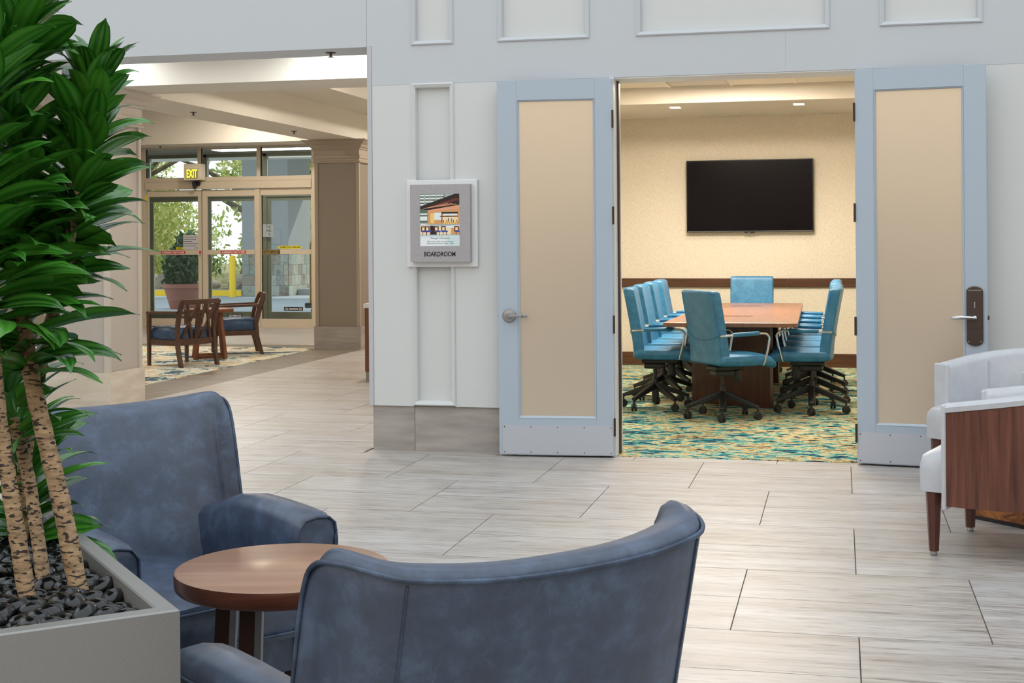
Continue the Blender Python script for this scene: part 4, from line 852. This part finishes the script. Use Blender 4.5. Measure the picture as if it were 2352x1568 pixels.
# ------------------------------------------------------------------ outside
struct(B('ground_paving', 'paving', None, -60, 25, 23.7, 36.2, -.3, -.02)); struct(B('ground_garden', 'garden_soil', None, -60, 25, 36.2, 80, -.3, .08))
t = thing('portico_pillar', 'grey pillar clad in square slate tiles at its foot, outside the doors', 'pillar', (-14.1, 34.34, -.02))
B('shaft', 'stucco', t, -1.3, 0, 0, 1.6, 1.09, 5.2); B('core', 'stucco', t, -1.26, -.04, .04, 1.56, 0, 1.09); B('panel_door', 'stucco', t, -.55, -.2, -.015, 0, 1.35, 1.72, bevel=.004)
rnd = random.Random(5)
for r in range(4):
    x = -1.3
    while x < -.05:
        w_ = rnd.choice((.20, .30, .38)); x1 = min(x+w_, 0)
        if -x1 < .1: x1 = 0
        B('slate_tile', 'slate', t, x+.004, x1-.004, -.006*rnd.random()-.02, .035, r*.272+.003, (r+1)*.272-.003); x = x1
    y = 0
    while y < 1.58:
        w_ = rnd.choice((.2, .28, .34)); y1 = min(y+w_, 1.6); B('slate_tile', 'slate', t, -.035, .02+.006*rnd.random(), y+.004, y1-.004, r*.272+.003, (r+1)*.272-.003); y = y1
B('portico_roof', 'stucco', None, -40, 20, 31.5, 38, 5.2, 5.7); tag(bpy.data.objects['portico_roof'], 'grey flat portico roof outside the entrance doors', 'roof')
t = MB().lathe([(.001, 0), (.085, 0), (.085, 1.0), (.07, 1.05), (.03, 1.08), (.001, 1.085)], 20).build('bollard', 'yellow_paint', None, 40); t.location = (-15.3, 33.5, -.02); tag(t, 'bright yellow steel bollard outside the glass doors', 'bollard')
c_ = thing('kerb', 'concrete kerb with yellow painted face beyond the bollard', 'kerb', (-15.4, 34.25, -.02)); B('yellow_face', 'yellow_paint', c_, -4.5, .0, 0, .03, 0, .15); B('top', 'stucco', c_, -4.5, 0, .031, .6, 0, .16)
c_ = tag(B('step', 'stucco', None, -14.06, -9, 34.9, 36.2, -.02, .14), 'low pale kerb step beside the slate clad pillar', 'step')
def leafcloud(m, cen, rad, n, size, rnd, flat=1.):
    for i in range(n):
        v_ = Vector((rnd.gauss(0, 1), rnd.gauss(0, 1), rnd.gauss(0, 1))).normalized()*(rnd.random()**.4); p = Vector(cen)+Vector((v_.x*rad[0], v_.y*rad[1], v_.z*rad[2]))
        a = Vector((rnd.gauss(0, 1), rnd.gauss(0, 1), rnd.gauss(0, 1))).normalized(); b = a.orthogonal().normalized(); s = size*rnd.uniform(.6, 1.3)
        m.add([p-a*s, p+b*s*.4, p+a*s, p-b*s*.4], [(0, 1, 2, 3)])
# potted shrub by the doors
t = thing('potted_shrub', 'dark leafy shrub in a big terracotta pot outside the glass doors', 'potted plant', (-13.75, 27.6, -.02)); rnd = random.Random(11)
MB().lathe([(.001, 0), (.27, 0), (.36, .30), (.40, .44), (.43, .45), (.43, .54), (.38, .54), (.36, .48), (.001, .47)], 28).build('pot', 'terracotta', t, 40)
m = MB(); leafcloud(m, (0, 0, .95), (.45, .45, .45), 700, .085, rnd); leafcloud(m, (-.05, 0, .62), (.42, .42, .2), 350, .06, rnd); leafcloud(m, (.1, 0, 1.35), (.28, .28, .35), 160, .11, rnd); m.build('foliage', 'pot_leaf', t)['kind'] = 'stuff'
MB().tube([(0, 0, .45), (.02, 0, .9), (.05, .02, 1.3)], .02, 8).build('stem', 'bark', t)
def tree(x, y, h, r, lb, rnd, lean=0., mat='tree_leaf', n=1500):
    t = thing('tree', lb, 'tree', (x, y, .0)); MB().tube([(0, 0, 0), (.1*h*lean, 0, h*.25), (.22*h*lean, .1, h*.45), (.2*h*lean, .2, h*.8)], [r*1.25, r, r*.8, r*.35], 12).build('trunk', 'bark', t, 60)
    for k in range(6):
        a = rnd.uniform(0, 6.28); z = h*rnd.uniform(.25, .55); b0 = Vector((.2*h*lean*z/h*1.6, 0, z)); b1 = b0+Vector((math.cos(a), math.sin(a), .55))*h*.3; b2 = b1+Vector((math.cos(a+.4), math.sin(a+.4), .2))*h*.2
        MB().tube([b0, b1, b2], [r*.45, r*.25, r*.06], 8).build('branch', 'bark', t, 60)
    m = MB(); 
    for k in range(7): leafcloud(m, (rnd.uniform(-1, 1)*h*.19, rnd.uniform(-1, 1)*h*.17, h*(.08+.12*k)), (h*.23, h*.2, h*.14), n//7, .11, rnd)
    m.build('foliage', mat, t)['kind'] = 'stuff'
rnd = random.Random(21)
tree(-17.6, 39.6, 6.5, .26, 'leaning broad tree trunk with bare boughs beyond the yellow bollard', rnd, .6, n=500)
tree(-24.2, 45, 8, .2, 'pale yellow-green tree far behind the potted shrub', rnd, n=16000); tree(-30.8, 46, 8.5, .22, 'pale green tree at the far end of the garden past the potted shrub', rnd, n=6000); tree(-17.6, 46, 8.5, .2, 'pale green tree straight behind the yellow bollard', rnd, n=16000)
tree(-11, 46, 8, .2, 'light green tree far behind the slate pillar', rnd, n=14000); tree(-21.4, 54, 9.5, .22, 'tall pale tree filling the gap at the back of the garden', rnd, n=16000); tree(-28.5, 54, 9, .22, 'tall pale tree at the back of the garden, farthest from the pillar', rnd, n=9000); tree(-14.4, 54, 9, .22, 'tall pale tree at the back of the garden, nearest the pillar', rnd, n=12000)
def bush(x, y, s, lb, mat='bush_leaf', n=420):
    t = thing('bush', lb, 'bush', (x, y, .08)); m = MB(); leafcloud(m, (0, 0, s*.5), (s*.8, s*.6, s*.5), n, s*.075, rnd); m.build('foliage', mat, t)['kind'] = 'stuff'; MB().tube([(0, 0, 0), (.05, 0, s*.5)], .03, 6).build('stem', 'bark', t)
for x, y, s, lb, mt in ((-20.3, 41.5, 1.4, 'low green bush at the foot of the leaning tree', 'bush_leaf'), (-17.9, 41.9, 1.3, 'rounded green bush right behind the yellow bollard', 'bush_leaf'), (-21.5, 38.6, 1.2, 'yellowish bush behind the potted shrub', 'gold_leaf'), (-23.6, 40.8, 1.4, 'large green bush farthest from the slate pillar', 'bush_leaf'), (-15.4, 41.3, 1.3, 'green bush half hidden behind the slate pillar', 'bush_leaf'), (-13.0, 38, .9, 'small green bush beside the pillar step', 'bush_leaf')): bush(x, y, s, lb, mt)
for x, y, s, lb in ((-18.9, 37.2, .5, 'flat grey boulder at the garden edge, farthest from the slate pillar'), (-17.65, 36.9, .36, 'small pale boulder between two larger stones at the garden edge'), (-16.5, 37.2, .55, 'broad grey boulder nearest the slate pillar'), (-20.1, 38.3, .42, 'brown boulder resting behind the front stones')):
    bm = bmesh.new(); bmesh.ops.create_icosphere(bm, subdivisions=3, radius=s)
    for v_ in bm.verts: v_.co *= 1+.35*noise.noise(v_.co*2.4+Vector((x, y, 0))); v_.co.z *= .55
    me = bpy.data.meshes.new('boulder'); bm.to_mesh(me); bm.free(); me.materials.append(MATS['rock']); o = bpy.data.objects.new('boulder', me); col.objects.link(o); o.location = (x, y, .08+s*.25); tag(o, lb, 'rock')
# luggage cart outside
t = thing('luggage_cart', 'brass luggage cart standing outside next to the entrance', 'luggage cart', (-9.85, 26.5, -.02))
for x in (-.45, .45): MB().tube([(x, -.25, .2), (x, -.25, 1.35), (x*.8, -.2, 1.65), (0, 0, 1.85)], .03, 10).tube([(x, .25, .2), (x, .25, 1.35), (x*.8, .2, 1.65), (0, 0, 1.85)], .03, 10).build('hoop', 'brass', t, 60)
B('platform', 'black_plastic', t, -.55, .55, -.35, .35, .1, .2, bevel=.02)
for x in (-.4, .4):
    for y in (-.25, .25): MB().lathe([(.001, -.02), (.05, -.02), (.05, .02), (.001, .02)], 14, Matrix.Translation((x, y, .05)) @ Matrix.Rotation(PI/2, 4, 'X')).build('wheel', 'black_plastic', t)
